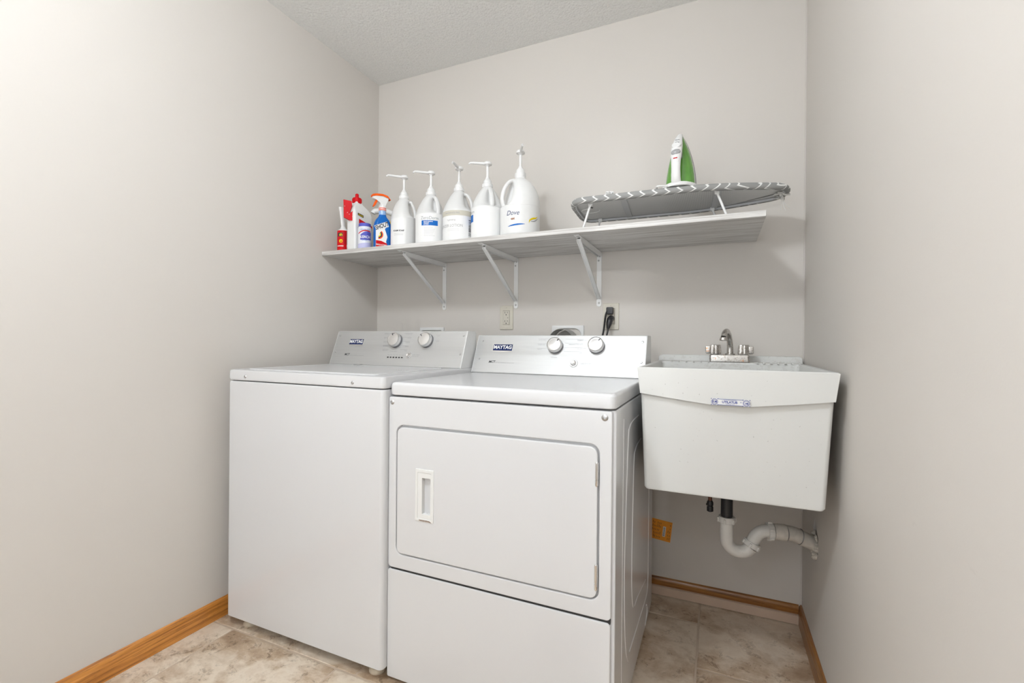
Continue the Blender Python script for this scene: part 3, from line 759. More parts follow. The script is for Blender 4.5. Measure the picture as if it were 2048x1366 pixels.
        TT = T @ Matrix.Translation((dk(kx)+cos(a)*R_*0.68, ku+sin(a)*R_*0.68, F+0.0265)) @ Matrix.Rotation(a, 4, 'Z')
        b = nb(); box(b, -0.0035, 0.0035, -0.0012, 0.0012, -0.001, 0.001, 0.0004, 1, TT); obj('pointer', b, PRINT, kb)
    bx2, bu2 = (0.4385, 0.0485) if kind == 'washer' else (0.4305, 0.049)
    c = T @ Vector((dk(bx2), bu2, F)); ax = (T.to_3x3() @ Vector((0, 0, 1))); R_ = 0.0135 if kind == 'washer' else 0.0160
    b = nb(); lathe(b, [(R_, 0), (R_, 0.002), (R_*0.9, 0.0035), (R_*0.72, 0.0035), (R_*0.70, 0.001)], c, ax, 32); sb = obj('start_button', b, CHROME, r)
    b = nb(); lathe(b, [(R_*0.66, 0.001), (R_*0.66, 0.006), (R_*0.5, 0.0085), (R_*0.2, 0.0075), (0.0003, 0.007)], c, ax, 32); obj('button_cap', b, KNOBFACE, sb)
    for sx_, su in ((0.0225+0.004, 0.139), (0.0225+0.004, 0.059), (Wd-dx-0.013, 0.140), (Wd-dx-0.013, 0.060)):
        b = nb(); lathe(b, [(0.0045, 0), (0.0045, 0.0008), (0.0032, 0.0022), (0.0012, 0.0024), (0.0010, 0.0014)], T @ Vector((sx_+dx, su, F)), ax, 16); obj('screw', b, ZINC, r)
washer()
def dryer():
    x0, x1, yf, yb = 0.7816, 1.4773, -0.872, -0.115
    r = thing('clothes_dryer', ((x0+x1)/2, (yf+yb)/2, 0), 'white front-load dryer with side-hinged door, between washer and utility tub', 'dryer')
    b = nb()
    ys = yf+0.012
    def ringz(z, ins=0): return [Vector((a, c, z)) for a, c in rrect(x0+ins, x1-ins, ys+ins, yb-ins, 0.005, 4)]
    ring_loft(b, [ringz(0.016, 0.004), ringz(0.020), ringz(0.868), ringz(0.874, 0.003)])
    # stamped ribs on the visible right side
    def rib(pts, rr=0.0024):
        tube(b, smooth_path([(x1-0.0006, y, z) for y, z in pts], 5), rr, 8)
    rib([(-0.50, 0.812), (-0.62, 0.811), (-0.67, 0.800), (-0.688, 0.775), (-0.715, 0.60), (-0.733, 0.406), (-0.72, 0.25), (-0.697, 0.17), (-0.665, 0.125)])
    rib([(-0.44, 0.726), (-0.52, 0.724), (-0.565, 0.712), (-0.585, 0.690), (-0.600, 0.55), (-0.612, 0.38), (-0.600, 0.28), (-0.568, 0.23), (-0.50, 0.225), (-0.38, 0.205), (-0.30, 0.19)])
    rib([(-0.235, 0.70), (-0.235, 0.30), (-0.238, 0.18), (-0.262, 0.125), (-0.40, 0.125), (-0.637, 0.137)])
    rib([(-0.76, 0.84), (-0.765, 0.45), (-0.765, 0.05)], 0.0018)
    rib([(-0.28, 0.088), (-0.262, 0.075), (-0.26, 0.05), (-0.31, 0.03)], 0.003)
    obj('cabinet', b, ENAMEL, r)
    b = nb()
    def rt(z, ins=0): return [Vector((a, c, z)) for a, c in rrect(x0+0.001+ins, x1-ins, yf+ins, yb-ins, [0.016, 0.016, 0.003, 0.003], 6)]
    ring_loft(b, [rt(0.8775, 0.012), rt(0.8782, 0.004), rt(0.881, 0.001), rt(0.890, 0), rt(0.908, 0), rt(0.914, 0.002), rt(0.9172, 0.006), rt(0.9182, 0.011)])
    obj('top_panel', b, ENAMEL, r)
    b = nb()
    D = (0.8145, 1.4335, 0.3975, 0.7825)
    slab_y(b, x0-0.0002, x1-0.008, 0.3495, 0.8735, yf, yf+0.0165, [0.012, 0.012, 0.006, 0.006], 0.004, hole=(D[0]-0.004, D[1]+0.004, D[2]-0.004, D[3]+0.006, 0.026))
    obj('front_panel', b, ENAMEL, r)
    b = nb(); slab_y(b, x0-0.0012, x1-0.009, 0.010, 0.3435, yf, yf+0.0165, [0.006, 0.006, 0.010, 0.008], 0.004); obj('lower_panel', b, ENAMEL, r)
    b = nb(); box(b, x0+0.01, x1-0.01, yf+0.004, yf+0.014, 0.34, 0.352); obj('seam', b, DARK, r)
    b = nb()
    slab_y(b, D[0], D[1], D[2], D[3], yf-0.002, yf+0.014, [0.018, 0.020, 0.022, 0.020], 0.004, hole=(0.8935, 0.9395, 0.519, 0.6525, 0.002))
    dr = obj('door', b, ENAMEL, r)
    b = nb()
    slab_y(b, 0.8835, 0.9485, 0.509, 0.6645, yf-0.0045, yf-0.0018, 0.003, 0.0018, hole=(0.8925, 0.9395, 0.518, 0.6535, 0.002))
    slab_y(b, 0.8925, 0.9395, 0.518, 0.6535, yf-0.0030, yf+0.002, 0.003, 0.001, hole=(0.9075, 0.9365, 0.531, 0.638, 0.001))
    # pocket liner
    P = lambda x, y, z: b.verts.new((x, y, z))
    x0_, x1_, z0_, z1_, ya, yc = 0.9065, 0.9375, 0.530, 0.639, yf-0.001, yf+0.0125
    q = [[(x0_, z0_), (x1_, z0_)], [(x1_, z0_), (x1_, z1_)], [(x1_, z1_), (x0_, z1_)], [(x0_, z1_), (x0_, z0_)]]
    for (a, c) in q: b.faces.new([P(a[0], ya, a[1]), P(c[0], ya, c[1]), P(c[0], yc, c[1]), P(a[0], yc, a[1])])
    b.faces.new([P(x0_, yc, z0_), P(x1_, yc, z0_), P(x1_, yc, z1_), P(x0_, yc, z1_)])
    obj('handle', b, ENAMEL_HANDLE, dr)
    for za, zb_ in ((0.686, 0.742), (0.424, 0.484)):
        b = nb(); hx = 1.4318
        lathe(b, [(0.0025, -0.003), (0.0045, 0), (0.0045, (zb_-za)*0.24), (0.0036, (zb_-za)*0.25), (0.0036, (zb_-za)*0.27), (0.0045, (zb_-za)*0.28), (0.0045, (zb_-za)), (0.002, (zb_-za)+0.004)], (hx, yf-0.002, za), seg=16)
        obj('hinge', b, CHROME, dr)
    for px, pz in ((0.7945, 0.8565), (1.4505, 0.8575)): screw_front(r, px, yf-0.0003, pz, 0.0085 if px > 1 else 0.007)
    for fx, fy in ((0.85, -0.80), (1.42, -0.80), (0.85, -0.2), (1.42, -0.2)):
        b = nb(); lathe(b, [(0.02, 0), (0.02, 0.008), (0.01, 0.010), (0.01, 0.018)], (fx, fy, 0), seg=20); obj('foot', b, BLACK, r)
    console(r, x0+0.003, x1-0.005, (-0.352, 0.9190), (-0.284, 1.0695), -0.185, x0, 'dryer')
dryer()

# ------------------------------------------------------------------ utility tub
def tub():
    r = thing('utility_tub', (1.74, -0.34, 0.613), 'off-white wall-hung laundry tub between the dryer and right wall', 'utility tub')
    b = nb()
    def ring(x0, x1, y0, y1, z, rad, n=5): return [Vector((a, c, z)) for a, c in rrect(x0, x1, y0, y1, rad, n)]
    Rb = 0.012
    # outer body bottom -> top, over the rim, down inside
    rings = [ring(1.530, 1.948, -0.600, -0.075, 0.6135, Rb), ring(1.516, 1.961, -0.613, -0.060, 0.615, Rb), ring(1.512, 1.965, -0.616, -0.058, 0.621, Rb),
             ring(1.504, 1.976, -0.644, -0.030, 0.90, Rb), ring(1.502, 1.978, -0.648, -0.025, 0.955, Rb)]
    ring_loft(b, rings, True, False)
    inner = [ring(1.4975, 1.9835, -0.6575, -0.018, 0.9735, 0.006), ring(1.504, 1.977, -0.651, -0.024, 0.9760, 0.006), ring(1.509, 1.972, -0.646, -0.14, 0.9745, 0.008), ring(1.512, 1.969, -0.642, -0.143, 0.968, 0.012),
             ring(1.524, 1.953, -0.61, -0.16, 0.64, 0.02), ring(1.54, 1.94, -0.59, -0.18, 0.632, 0.02)]
    ring_loft(b, inner, False, True)
    # apron band round the rim; its lower edge dips in a shallow V at the front
    xs = [1.4955, 1.5905, 1.687, 1.74, 1.792, 1.888, 1.9845]; zl = [0.901, 0.8905, 0.8795, 0.8795, 0.8795, 0.891, 0.903]
    yo = -0.6595
    top = [Vector((x, yo, 0.9735)) for x in xs]; bot = [Vector((x+(0.0085 if i == 0 else (-0.0085 if i == 6 else 0)), yo+0.004, z)) for i, (x, z) in enumerate(zip(xs, zl))]
    btk = [p+Vector((0, 0.012, 0.001)) for p in bot]
    ring_loft(b, [btk, bot, top], False, False, closed=False)
    for sx_, xo, xi in ((0, 1.4955, 1.504), (1, 1.9845, 1.976)):
        A = [(xo, -0.6595, 0.9735), (xo, -0.02, 0.9735), (xi, -0.02, 0.905), (xi, -0.6555, 0.902 if sx_ else 0.901)]
        b.faces.new([b.verts.new(p) for p in A])
        s = -1 if sx_ else 1
        A2 = [(xi, -0.6555, 0.902), (xi, -0.02, 0.905), (xi+s*0.010, -0.02, 0.906), (xi+s*0.010, -0.64, 0.903)]
        b.faces.new([b.verts.new(p) for p in A2])
    # rim lip joining apron to rim top
    o1 = ring(1.4955, 1.9845, -0.6595, -0.016, 0.9735, 0.003); o2 = ring(1.4985, 1.9815, -0.6565, -0.018, 0.9758, 0.004); o3 = ring(1.506, 1.975, -0.649, -0.022, 0.9761, 0.005)
    ring_loft(b, [o1, o2, o3], False, False)
    # back splash rail
    slab_y(b, 1.486, 1.997, 0.955, 0.998, -0.030, -0.002, [0.001, 0.001, 0.014, 0.014], 0.003)
    # soap ridges along the ledge
    for k in range(6): box(b, 1.545+k*0.026, 1.549+k*0.026, -0.150, -0.132, 0.9735, 0.9782, 0.001, 1)
    for k in range(7): box(b, 1.835+k*0.022, 1.842+k*0.022, -0.150, -0.130, 0.9735, 0.9785, 0.001, 1)
    obj('basin', b, TUB, r, ang=30)
    # sticker
    b = nb(); T = FRAME((1.7395, -0.6572, 0.8885), (1, 0, -0.003), (0, -0.06, 1))
    box(b, -0.0475, 0.0475, -0.0088, 0.0088, 0.0018, 0.0024, T=T); st = obj('maker_sticker', b, LABELW, r)
    bp = nb(); INK = mat('blue_ink', (0.02, 0.045, 0.30), 0.5)
    Z = 0.0028
    for u in (0.0078, -0.0078): box(bp, -0.030, 0.030, u-0.0005, u+0.0005, Z-0.0003, Z, T=T)
    for sx_ in (-1, 1):
        for rr in (0.0085, 0.0065):
            n = 24
            for k in range(n):
                a0, a1 = 2*pi*k/n, 2*pi*(k+1)/n
                pts = [(rr*cos(a0), rr*sin(a0)), (rr*cos(a1), rr*sin(a1)), ((rr-0.0009)*cos(a1), (rr-0.0009)*sin(a1)), ((rr-0.0009)*cos(a0), (rr-0.0009)*sin(a0))]
                bp.faces.new([bp.verts.new(T @ Vector((sx_*0.0385+p, q, Z))) for p, q in pts])
        for cx, cu in ((sx_*0.0465, 0.008), (sx_*0.0465, -0.008), (sx_*0.0305, 0.008), (sx_*0.0305, -0.008)): box(bp, cx-0.001, cx+0.001, cu-0.001, cu+0.001, Z-0.0003, Z, T=T)
    text_bm(bp, 'UTILATUB', 0.0088, T @ Matrix.Translation((-0.0015, 0, Z)), 0, bold=0.00025, sx=0.92)
    text_bm(bp, '®', 0.005, T @ Matrix.Translation((0.0255, 0.001, Z)), 0)
    text_bm(bp, 'EL MUSTEE & SONS INC', 0.003, T @ Matrix.Translation((0, 0.0055, Z)), 0)
    text_bm(bp, 'CLEVELAND OHIO', 0.0026, T @ Matrix.Translation((0, -0.0055, Z)), 0)
    text_bm(bp, 'ELM', 0.0075, T @ Matrix.Translation((-0.0385, 0, Z)), 0, bold=0.0002, sx=0.8)
    text_bm(bp, '18', 0.0075, T @ Matrix.Translation((0.0385, -0.001, Z)), 0, bold=0.0003)
    obj('sticker_print', bp, INK, st)
tub()
def faucet():
    r = thing('faucet', (1.748, -0.09, 0.976), 'spotted chrome two-handle faucet on the back ledge of the tub', 'faucet')
    b = nb()
    rings = []
    for z, i in ((0.9765, 0), (0.999, 0), (1.003, 0.003)):
        rings.append([Vector((a, c, z)) for a, c in rrect(1.680+i, 1.817-i, -0.118+i, -0.066-i, 0.008, 4)])
    ring_loft(b, rings); obj('base_plate', b, CHROME_OLD, r)
    for hx in (1.700, 1.797):
        b = nb()
        n = 40; rg = []
        for z, s in ((1.0045, 1.0), (1.008, 1.04), (1.026, 0.99), (1.038, 0.93), (1.0405, 0.80)):
            rg.append([Vector((hx+s*(0.0190+0.0022*cos(5*2*pi*k/n+0.5))*cos(2*pi*k/n), -0.094+s*(0.0190+0.0022*cos(5*2*pi*k/n+0.5))*sin(2*pi*k/n), z)) for k in range(n)])
        ring_loft(b, rg)
        d = -1 if hx < 1.75 else 1
        box(b, min(hx+d*0.014, hx+d*0.034), max(hx+d*0.014, hx+d*0.034), -0.101, -0.086, 1.006, 1.0350, 0.004, 2)
        h = obj('handle', b, CHROME_OLD, r)
        b = nb(); lathe(b, [(0.0145, 0), (0.0145, 0.003)], (hx, -0.094, 1.0015), seg=20); obj('handle_collar', b, DARKM, h)
    b = nb()
    lathe(b, [(0.0175, 0), (0.0175, 0.004), (0.012, 0.006)], (1.7515, -0.092, 1.003), seg=28)
    pts = smooth_path([(1.7515, -0.092, 1.004), (1.7515, -0.093, 1.035), (1.749, -0.103, 1.063), (1.7445, -0.125, 1.082), (1.738, -0.155, 1.0905), (1.731, -0.185, 1.083), (1.7275, -0.197, 1.068)], 6)
    rr = [0.0118-0.0022*min(1, i/14) for i in range(len(pts))]
    tube(b, pts, rr, 20)
    sp = obj('spout', b, CHROME_OLD, r)
    b = nb(); lathe(b, [(0.0100, 0.012), (0.0125, 0.008), (0.0128, 0.001), (0.0105, 0), (0.0095, 0.004)], (1.727, -0.198, 1.0555), (0.02, 0.12, 1), seg=24, cap0=False, cap1=False); obj('aerator', b, CHROME_OLD, sp)
    b = nb(); lathe(b, [(0.0102, 0), (0.0102, 0.0005)], (1.727, -0.198, 1.058), (0.02, 0.12, 1), seg=20); obj('outlet_screen', b, BLACK, sp)
faucet()
def drain():
    Y = -0.315
    r = thing('drain_trap', (1.80, Y, 0.345), 'white plastic P-trap running from under the tub into right wall', 'drain pipe')
    b = nb(); lathe(b, [(0.0185, 0), (0.0185, 0.143), (0.026, 0.145), (0.026, 0.1505)], (1.7405, Y, 0.462), seg=28); obj('tailpiece', b, BLACK, r)
    def nut(c, ax, R_=0.0275, h=0.020):
        b = nb(); ax = Vector(ax).normalized()
        lathe(b, [(R_*0.86, 0), (R_, 0.002), (R_, h*0.7), (R_*0.93, h), (R_*0.80, h)], c, ax, 28, cap0=True, cap1=True)
        q = Vector((0, 0, 1)).rotation_difference(ax)
        for k in range(6):
            a = k*pi/3+0.3
            T = Matrix.Translation(c) @ q.to_matrix().to_4x4() @ Matrix.Rotation(a, 4, 'Z')
            box(b, R_*0.93, R_*1.16, -0.0035, 0.0035, 0.001, h*0.8, 0.001, 1, T)
        return obj('slip_nut', b, PVC, r)
    nut((1.7405, Y, 0.447), (0, 0, 1), 0.0265)
    b = nb()
    cx = 1.7795; R2 = 0.039
    pts = [(1.7405, Y, 0.448), (1.7405, Y, 0.42)]
    for k in range(0, 13): a = pi+k/12*(pi*0.83); pts.append((cx+R2*cos(a), Y+0.012*k/12, 0.392+R2*sin(a)))
    tube(b, pts, 0.0205, 20); 
    obj('trap_bend', b, PVC, r)
    nut((1.8125, Y+0.012, 0.374), (0.42, 0.1, 0.9), 0.0262, 0.018)
    b = nb()
    pts = smooth_path([(1.8155, Y+0.013, 0.382), (1.823, Y+0.014, 0.400), (1.836, Y+0.016, 0.420), (1.856, Y+0.02, 0.430), (1.885, Y+0.028, 0.430)], 5)
    tube(b, pts, 0.0200, 20); obj('trap_arm', b, PVC, r)
    nut((1.862, Y+0.022, 0.430), (1, 0.22, 0), 0.0275, 0.018)
    b = nb()
    p = [Vector((1.882, Y+0.027, 0.430)), Vector((1.893, Y+0.029, 0.430)), Vector((1.916, Y+0.034, 0.429))]
    tube(b, p, [0.0245, 0.0265, 0.0262], 24); obj('coupling', b, PVC_DIRTY, r)
    b = nb()
    tube(b, smooth_path([(1.914, Y+0.034, 0.429), (1.935, Y+0.040, 0.427), (1.958, Y+0.048, 0.418), (1.985, Y+0.058, 0.404), (2.030, Y+0.075, 0.384)], 5), 0.0235, 22); obj('elbow', b, PVC_DIRTY, r)
    b = nb()
    for q in ((1.9165, Y+0.034, 0.429), (1.958, Y+0.0475, 0.4185)):
        lathe(b, [(0.0250, -0.0008), (0.0256, 0), (0.0250, 0.0008)], q, (1, 0.28, -0.25 if q[0] > 1.93 else -0.03), 28)
    obj('joint_line', b, DARKM, r)
    b = nb()
    for k in range(26):
        a = random.uniform(0, 2*pi); rr = random.uniform(0.022, 0.040)
        lathe(b, [(random.uniform(0.005, 0.011), 0), (random.uniform(0.003, 0.007), random.uniform(0.003, 0.012)), (0.001, random.uniform(0.010, 0.016))], (2.006, -0.252+rr*cos(a)*0.9, 0.395+rr*sin(a)), (-1, 0, 0), 7)
    o = obj('plaster_patch', b, PLASTER, flat=True); tag(o, 'crumbled plaster round the drain hole in the right wall', 'plaster')
    r = thing('supply_stub', (1.688, -0.29, 0.47), 'short dark copper pipe end hanging below the tub, left of black drain', 'pipe')
    b = nb(); tube(b, [(1.689, -0.30, 0.613), (1.689, -0.30, 0.50)], 0.0065, 14); obj('pipe', b, COPPER, r)
    b = nb(); lathe(b, [(0.004, 0), (0.0105, 0.004), (0.0105, 0.018), (0.008, 0.022), (0.0105, 0.024), (0.0105, 0.034), (0.007, 0.040)], (1.689, -0.30, 0.468), seg=18); box(b, 1.676, 1.682, -0.304, -0.296, 0.490, 0.496, 0.001, 1); obj('end_fitting', b, BLACK, r)
drain()

# ------------------------------------------------------------------ bottles on the shelf
def cyl_fn(cx, cy, rad, a0, z0):
    def f(co): a = a0+co.x/rad; return Vector((cx+(rad+co.z)*cos(a), cy+(rad+co.z)*sin(a), z0+co.y))
    return f
def patch(bm, cx, cy, rad, a0, half, z0, z1, mi=0, n=24, f=None):
    for k in range(n):
        a = a0-half+2*half*k/n; c = a0-half+2*half*(k+1)/n
        za0, za1 = (f(k/n) if f else (z0, z1)); zb0, zb1 = (f((k+1)/n) if f else (z0, z1))
        q = [bm.verts.new((cx+rad*cos(t), cy+rad*sin(t), z)) for t, z in ((a, za0), (c, zb0), (c, zb1), (a, za1))]
        ff = bm.faces.new(q); ff.material_index = mi
def wbox(bm, fn, u0, u1, v0, v1, z, n=6):
    for k in range(n):
        a = u0+(u1-u0)*k/n; c = u0+(u1-u0)*(k+1)/n
        bm.faces.new([bm.verts.new(fn(Vector(p))) for p in ((a, v0, z), (c, v0, z), (c, v1, z), (a, v1, z))])
Z0 = SHZ1+0.0003
def pump_parts(r, cx, cy, zneck, a_sp, tall=0.0, parent_m=WHITE, L=0.078):
    b = nb()
    prof = [(0.0195, 0), (0.0215, 0.002), (0.0215, 0.014), (0.0185, 0.016), (0.0175, 0.018), (0.017, 0.026), (0.0145, 0.030), (0.0085, 0.037), (0.0075, 0.043)]
    lathe(b, prof, (cx, cy, zneck), seg=36)
    for k in range(18):
        a = 2*pi*k/18; box(b, 0.0212, 0.0222, -0.0008, 0.0008, 0.002, 0.0135, 0, T=Matrix.Translation((cx, cy, zneck)) @ Matrix.Rotation(a, 4, 'Z'))
    pc = obj('pump_collar', b, parent_m, r)
    b = nb(); lathe(b, [(0.0055, 0.04), (0.0055, 0.095+tall)], (cx, cy, zneck), seg=20); obj('pump_stem', b, parent_m, r)
    zt = zneck+0.093+tall
    b = nb()
    lathe(b, [(0.0075, -0.004), (0.0100, 0), (0.0172, 0.003), (0.0178, 0.0065), (0.0168, 0.0105), (0.0125, 0.0150), (0.006, 0.0172), (0.0004, 0.0176)], (cx, cy, zt), seg=32)
    d = Vector((cos(a_sp), sin(a_sp), 0))
    P = [Vector((cx, cy, zt+0.008))+d*0.010, Vector((cx, cy, zt+0.008))+d*0.03, Vector((cx, cy, zt+0.0085))+d*(L-0.016), Vector((cx, cy, zt+0.0075))+d*(L-0.006), Vector((cx, cy, zt+0.002))+d*L]
    tube(b, smooth_path(P, 4), [0.0058]*5+[0.0052]*4+[0.0044]*4+[0.0036]*4, 12)
    obj('pump_head', b, parent_m, r)
JUGPROF = [(0.0, 0.004), (0.050, 0.002), (0.066, 0.0), (0.0725, 0.004), (0.0745, 0.012), (0.0745, 0.128), (0.0735, 0.135), (0.0705, 0.144), (0.064, 0.158), (0.053, 0.178), (0.040, 0.199), (0.031, 0.211), (0.0250, 0.218), (0.0215, 0.222), (0.0200, 0.226)]
def jug(cx, cy, label, a_h, a_sp, name='pump_jug', dome=False, m=JUG, k_=1.0):
    r = thing(name, (cx, cy, Z0), label, 'pump bottle', 'gallon pump bottles on the shelf')
    prof = JUGPROF if not dome else [(0.0, 0.004), (0.060, 0.002), (0.073, 0.0), (0.0785, 0.005), (0.080, 0.012), (0.080, 0.115), (0.0795, 0.117), (0.0805, 0.119), (0.080, 0.140), (0.076, 0.165), (0.067, 0.190), (0.053, 0.213), (0.038, 0.230), (0.026, 0.238), (0.0215, 0.242), (0.0210, 0.254)]
    prof = [(q*(k_+(1-k_)*max(0, min(1, (z-0.14)/0.08))), z) for q, z in prof]
    n = 56; rings = []
    for rad, z in prof:
        rg = []
        for k in range(n):
            a = 2*pi*k/n; q = rad
            dlt = (a-a_h+pi) % (2*pi)-pi
            zlo, zhi = (0.135, 0.212) if not dome else (0.125, 0.226)
            if zlo < z < zhi:
                t = sin(pi*(z-zlo)/(zhi-zlo)); g = math.exp(-(dlt/0.62)**2)
                q = rad*(1-(0.60 if not dome else 0.62)*g*min(1, t*1.6))
            rg.append(Vector((cx+q*cos(a), cy+q*sin(a), Z0+z)))
        rings.append(rg)
    # finer rings between
    full = []
    for A, B in zip(rings, rings[1:]):
        full.append(A)
        full.append([(p+q)/2 for p, q in zip(A, B)])
    full.append(rings[-1])
    b = nb(); ring_loft(b, full, True, True); obj('bottle_body', b, m, r, ang=60)
    d = Vector((cos(a_h), sin(a_h), 0)); c = Vector((cx, cy, Z0))
    if not dome: hp = [(q*(1 if z > 0.2 else k_), z) for q, z in [(0.020, 0.209), (0.034, 0.208), (0.049, 0.199), (0.061, 0.180), (0.068, 0.155), (0.070, 0.138), (0.065, 0.128)]]
    else: hp = [(0.026, 0.232), (0.044, 0.226), (0.061, 0.208), (0.074, 0.180), (0.0785, 0.150), (0.074, 0.128), (0.066, 0.120)]
    b = nb(); tube(b, smooth_path([c+d*q+Vector((0, 0, z)) for q, z in hp], 5), 0.0085 if not dome else 0.0095, 14, up=(0, 0, 1), sx=0.8, sy=1.15)
    obj('handle', b, m, r)
    pump_parts(r, cx, cy, Z0+(0.224 if not dome else 0.250), a_sp)
    return r
def camang(cx, cy): return atan2(-2.0282-cy, 1.7046-cx)
# positions (world) of the five jugs
J = [(0.401, -0.302), (0.545, -0.300), (0.687, -0.300), (0.824, -0.300), (0.972, -0.298)]
# 1
cx, cy = J[0]; ca = camang(cx, cy)
r = jug(cx, cy, 'milky gallon pump bottle with small SOAP label, beside the blue stain spray', ca+1.25, ca-1.45, k_=0.77)
b = nb(); patch(b, cx, cy, 0.0578, ca-0.62, 0.78, Z0+0.004, Z0+0.126); lb = obj('label', b, LABELW, r)
fn = cyl_fn(cx, cy, 0.0578, ca-0.42, Z0+0.070)
b = nb(); text_bm(b, 'FOAM SOAP', 0.0095, None, 0, bold=0.0004, fn=lambda c: fn(Vector((c.x, c.y, 0.0004)))); obj('label_lettering', b, PRINT, lb)
b = nb()
for k in range(2): wbox(b, fn, -0.022, 0.022, -0.012-k*0.007, -0.0112-k*0.007, 0.0003)
obj('label_fine_print', b, GREYPRINT, lb)
# 2
cx, cy = J[1]; ca = camang(cx, cy)
r = jug(cx, cy, 'milky gallon pump bottle with ZeroDerm label and blue rectangle', ca+0.55, ca-1.5, k_=0.89)
b = nb(); patch(b, cx, cy, 0.0667, ca-0.05, 1.35, Z0+0.004, Z0+0.130, n=36); lb = obj('label', b, LABELW, r)
fn = cyl_fn(cx, cy, 0.0667, ca-0.08, Z0+0.072)
b = nb(); text_bm(b, 'ZeroDerm', 0.0195, None, 0, sx=0.92, fn=lambda c: fn(Vector((c.x, c.y+0.038, 0.0004)))); obj('label_lettering', b, GREYPRINT, lb)
b = nb(); wbox(b, fn, -0.036, 0.036, 0.006, 0.028, 0.0003, 12); bb = obj('blue_panel', b, BLUEP, lb)
b = nb()
for k, (s, o_) in enumerate((('MOISTURIZING', 0.0225), ('HEALING', 0.0165), ('LOTION', 0.0105))): text_bm(b, s, 0.0058, None, 0, bold=0.0002, align='LEFT', fn=lambda c, o_=o_: fn(Vector((c.x-0.026, c.y+o_, 0.0006))))
obj('panel_lettering', b, LABELW, bb)
b = nb()
for k in range(6): wbox(b, fn, -0.024, 0.014+0.003*((k*7) % 4), -0.004-k*0.0068, -0.0033-k*0.0068, 0.0003)
obj('label_fine_print', b, GREYPRINT, lb)
# 3
cx, cy = J[2]; ca = camang(cx, cy)
r = jug(cx, cy, 'gallon lotion pump bottle with cream band and barcode label', ca+1.15, ca-0.37, k_=0.91)
b = nb(); patch(b, cx, cy, 0.0682, ca, 1.5, Z0+0.004, Z0+0.106, n=36); lb = obj('label', b, LABELW, r)
b = nb(); patch(b, cx, cy, 0.0684, ca, 1.5, Z0+0.1065, Z0+0.128, n=36); bd = obj('cream_band', b, CREAM, r)
fn = cyl_fn(cx, cy, 0.0684, ca-0.30, Z0+0.068)
b = nb(); text_bm(b, 'FRAGRANCE FREE', 0.0085, None, 0, fn=lambda c: fn(Vector((c.x-0.010, c.y+0.049, 0.0004)))); obj('band_lettering', b, GREYPRINT, bd)
b = nb()
text_bm(b, 'MOISTURIZER LOTION', 0.0165, None, 0, sx=0.9, fn=lambda c: fn(Vector((c.x-0.038, c.y-0.004, 0.0004))))
text_bm(b, 'hydrating', 0.010, None, 0, fn=lambda c: fn(Vector((c.x-0.012, c.y+0.020, 0.0004))))
for k in range(2): wbox(b, fn, -0.03, 0.022, -0.018-k*0.006, -0.0175-k*0.006, 0.0003)
obj('label_lettering', b, mat('pale_grey_print', (0.42, 0.41, 0.40), 0.6), lb)
fn2 = cyl_fn(cx, cy, 0.0684, ca+0.78, Z0+0.058)
b = nb()
for k in range(13): wbox(b, fn2, -0.009, 0.009, -0.032+k*0.0052, -0.032+k*0.0052+random.choice((0.0012, 0.002, 0.003)), 0.0003, 3)
obj('barcode', b, PRINT, lb)
# 4
cx, cy = J[3]; ca = camang(cx, cy)
r = jug(cx, cy, 'milky gallon pump bottle with plain white label turned away', ca+0.32, ca-1.5, k_=0.90)
b = nb(); patch(b, cx, cy, 0.0674, ca+0.05, 1.55, Z0+0.004, Z0+0.130, n=36); lb = obj('label', b, LABELW, r)
fn = cyl_fn(cx, cy, 0.0674, ca-1.42, Z0+0.078)
b = nb(); wbox(b, fn, -0.03, 0.028, -0.006, 0.024, 0.0003, 8); obj('blue_panel', b, BLUEP, lb)
b = nb(); text_bm(b, 'ZeroDerm', 0.0195, None, 0, sx=0.92, fn=lambda c: fn(Vector((c.x-0.004, c.y+0.034, 0.0004)))); obj('label_lettering', b, GREYPRINT, lb)
# 5
cx, cy = J[4]; ca = camang(cx, cy)
r = jug(cx, cy, 'opaque white Dove pump bottle, widest and rightmost of the five', ca-1.15, ca+0.10, dome=True, m=WHITE)
fn = cyl_fn(cx, cy, 0.0803, ca-0.38, Z0+0.085)
b = nb(); text_bm(b, 'Dove', 0.0265, None, 0, shear=0.28, sx=0.92, fn=lambda c: fn(Vector((c.x, c.y, 0.0004)))); obj('brand_lettering', b, mat('navy_print', (0.03, 0.05, 0.16), 0.5), r)
b = nb()
pts = [(-0.010, 0), (-0.004, 0.004), (0.002, 0.003), (0.008, 0.0055), (0.006, 0.001), (0.009, -0.003), (0.002, -0.003), (-0.004, -0.0045)]
b.faces.new([b.verts.new(fn(Vector((p+0.002, q-0.023, 0.0005)))) for p, q in pts]); obj('bird_mark', b, mat('bronze_print', (0.36, 0.20, 0.14), 0.4), r)
fn3 = cyl_fn(cx, cy, 0.0803, ca+0.72, Z0+0.062)
def swoosh(bm, fn, P, w):
    P = smooth_path([Vector((p[0], p[1], 0)) for p in P], 6); n = len(P)
    for i in range(n-1):
        d = (P[i+1]-P[i]).normalized(); nn = Vector((-d.y, d.x, 0)); w0 = w*sin(pi*(i+.3)/n); w1 = w*sin(pi*(i+1.3)/n)
        q = [P[i]-nn*w0, P[i+1]-nn*w1, P[i+1]+nn*w1, P[i]+nn*w0]
        bm.faces.new([bm.verts.new(fn(Vector((a.x, a.y, 0.0005)))) for a in q])
b = nb(); swoosh(b, fn3, [(-0.022, -0.016), (-0.018, -0.004), (-0.004, 0.004), (0.012, 0.008), (0.024, 0.016)], 0.0035); obj('yellow_swoosh', b, YELLOW, r)
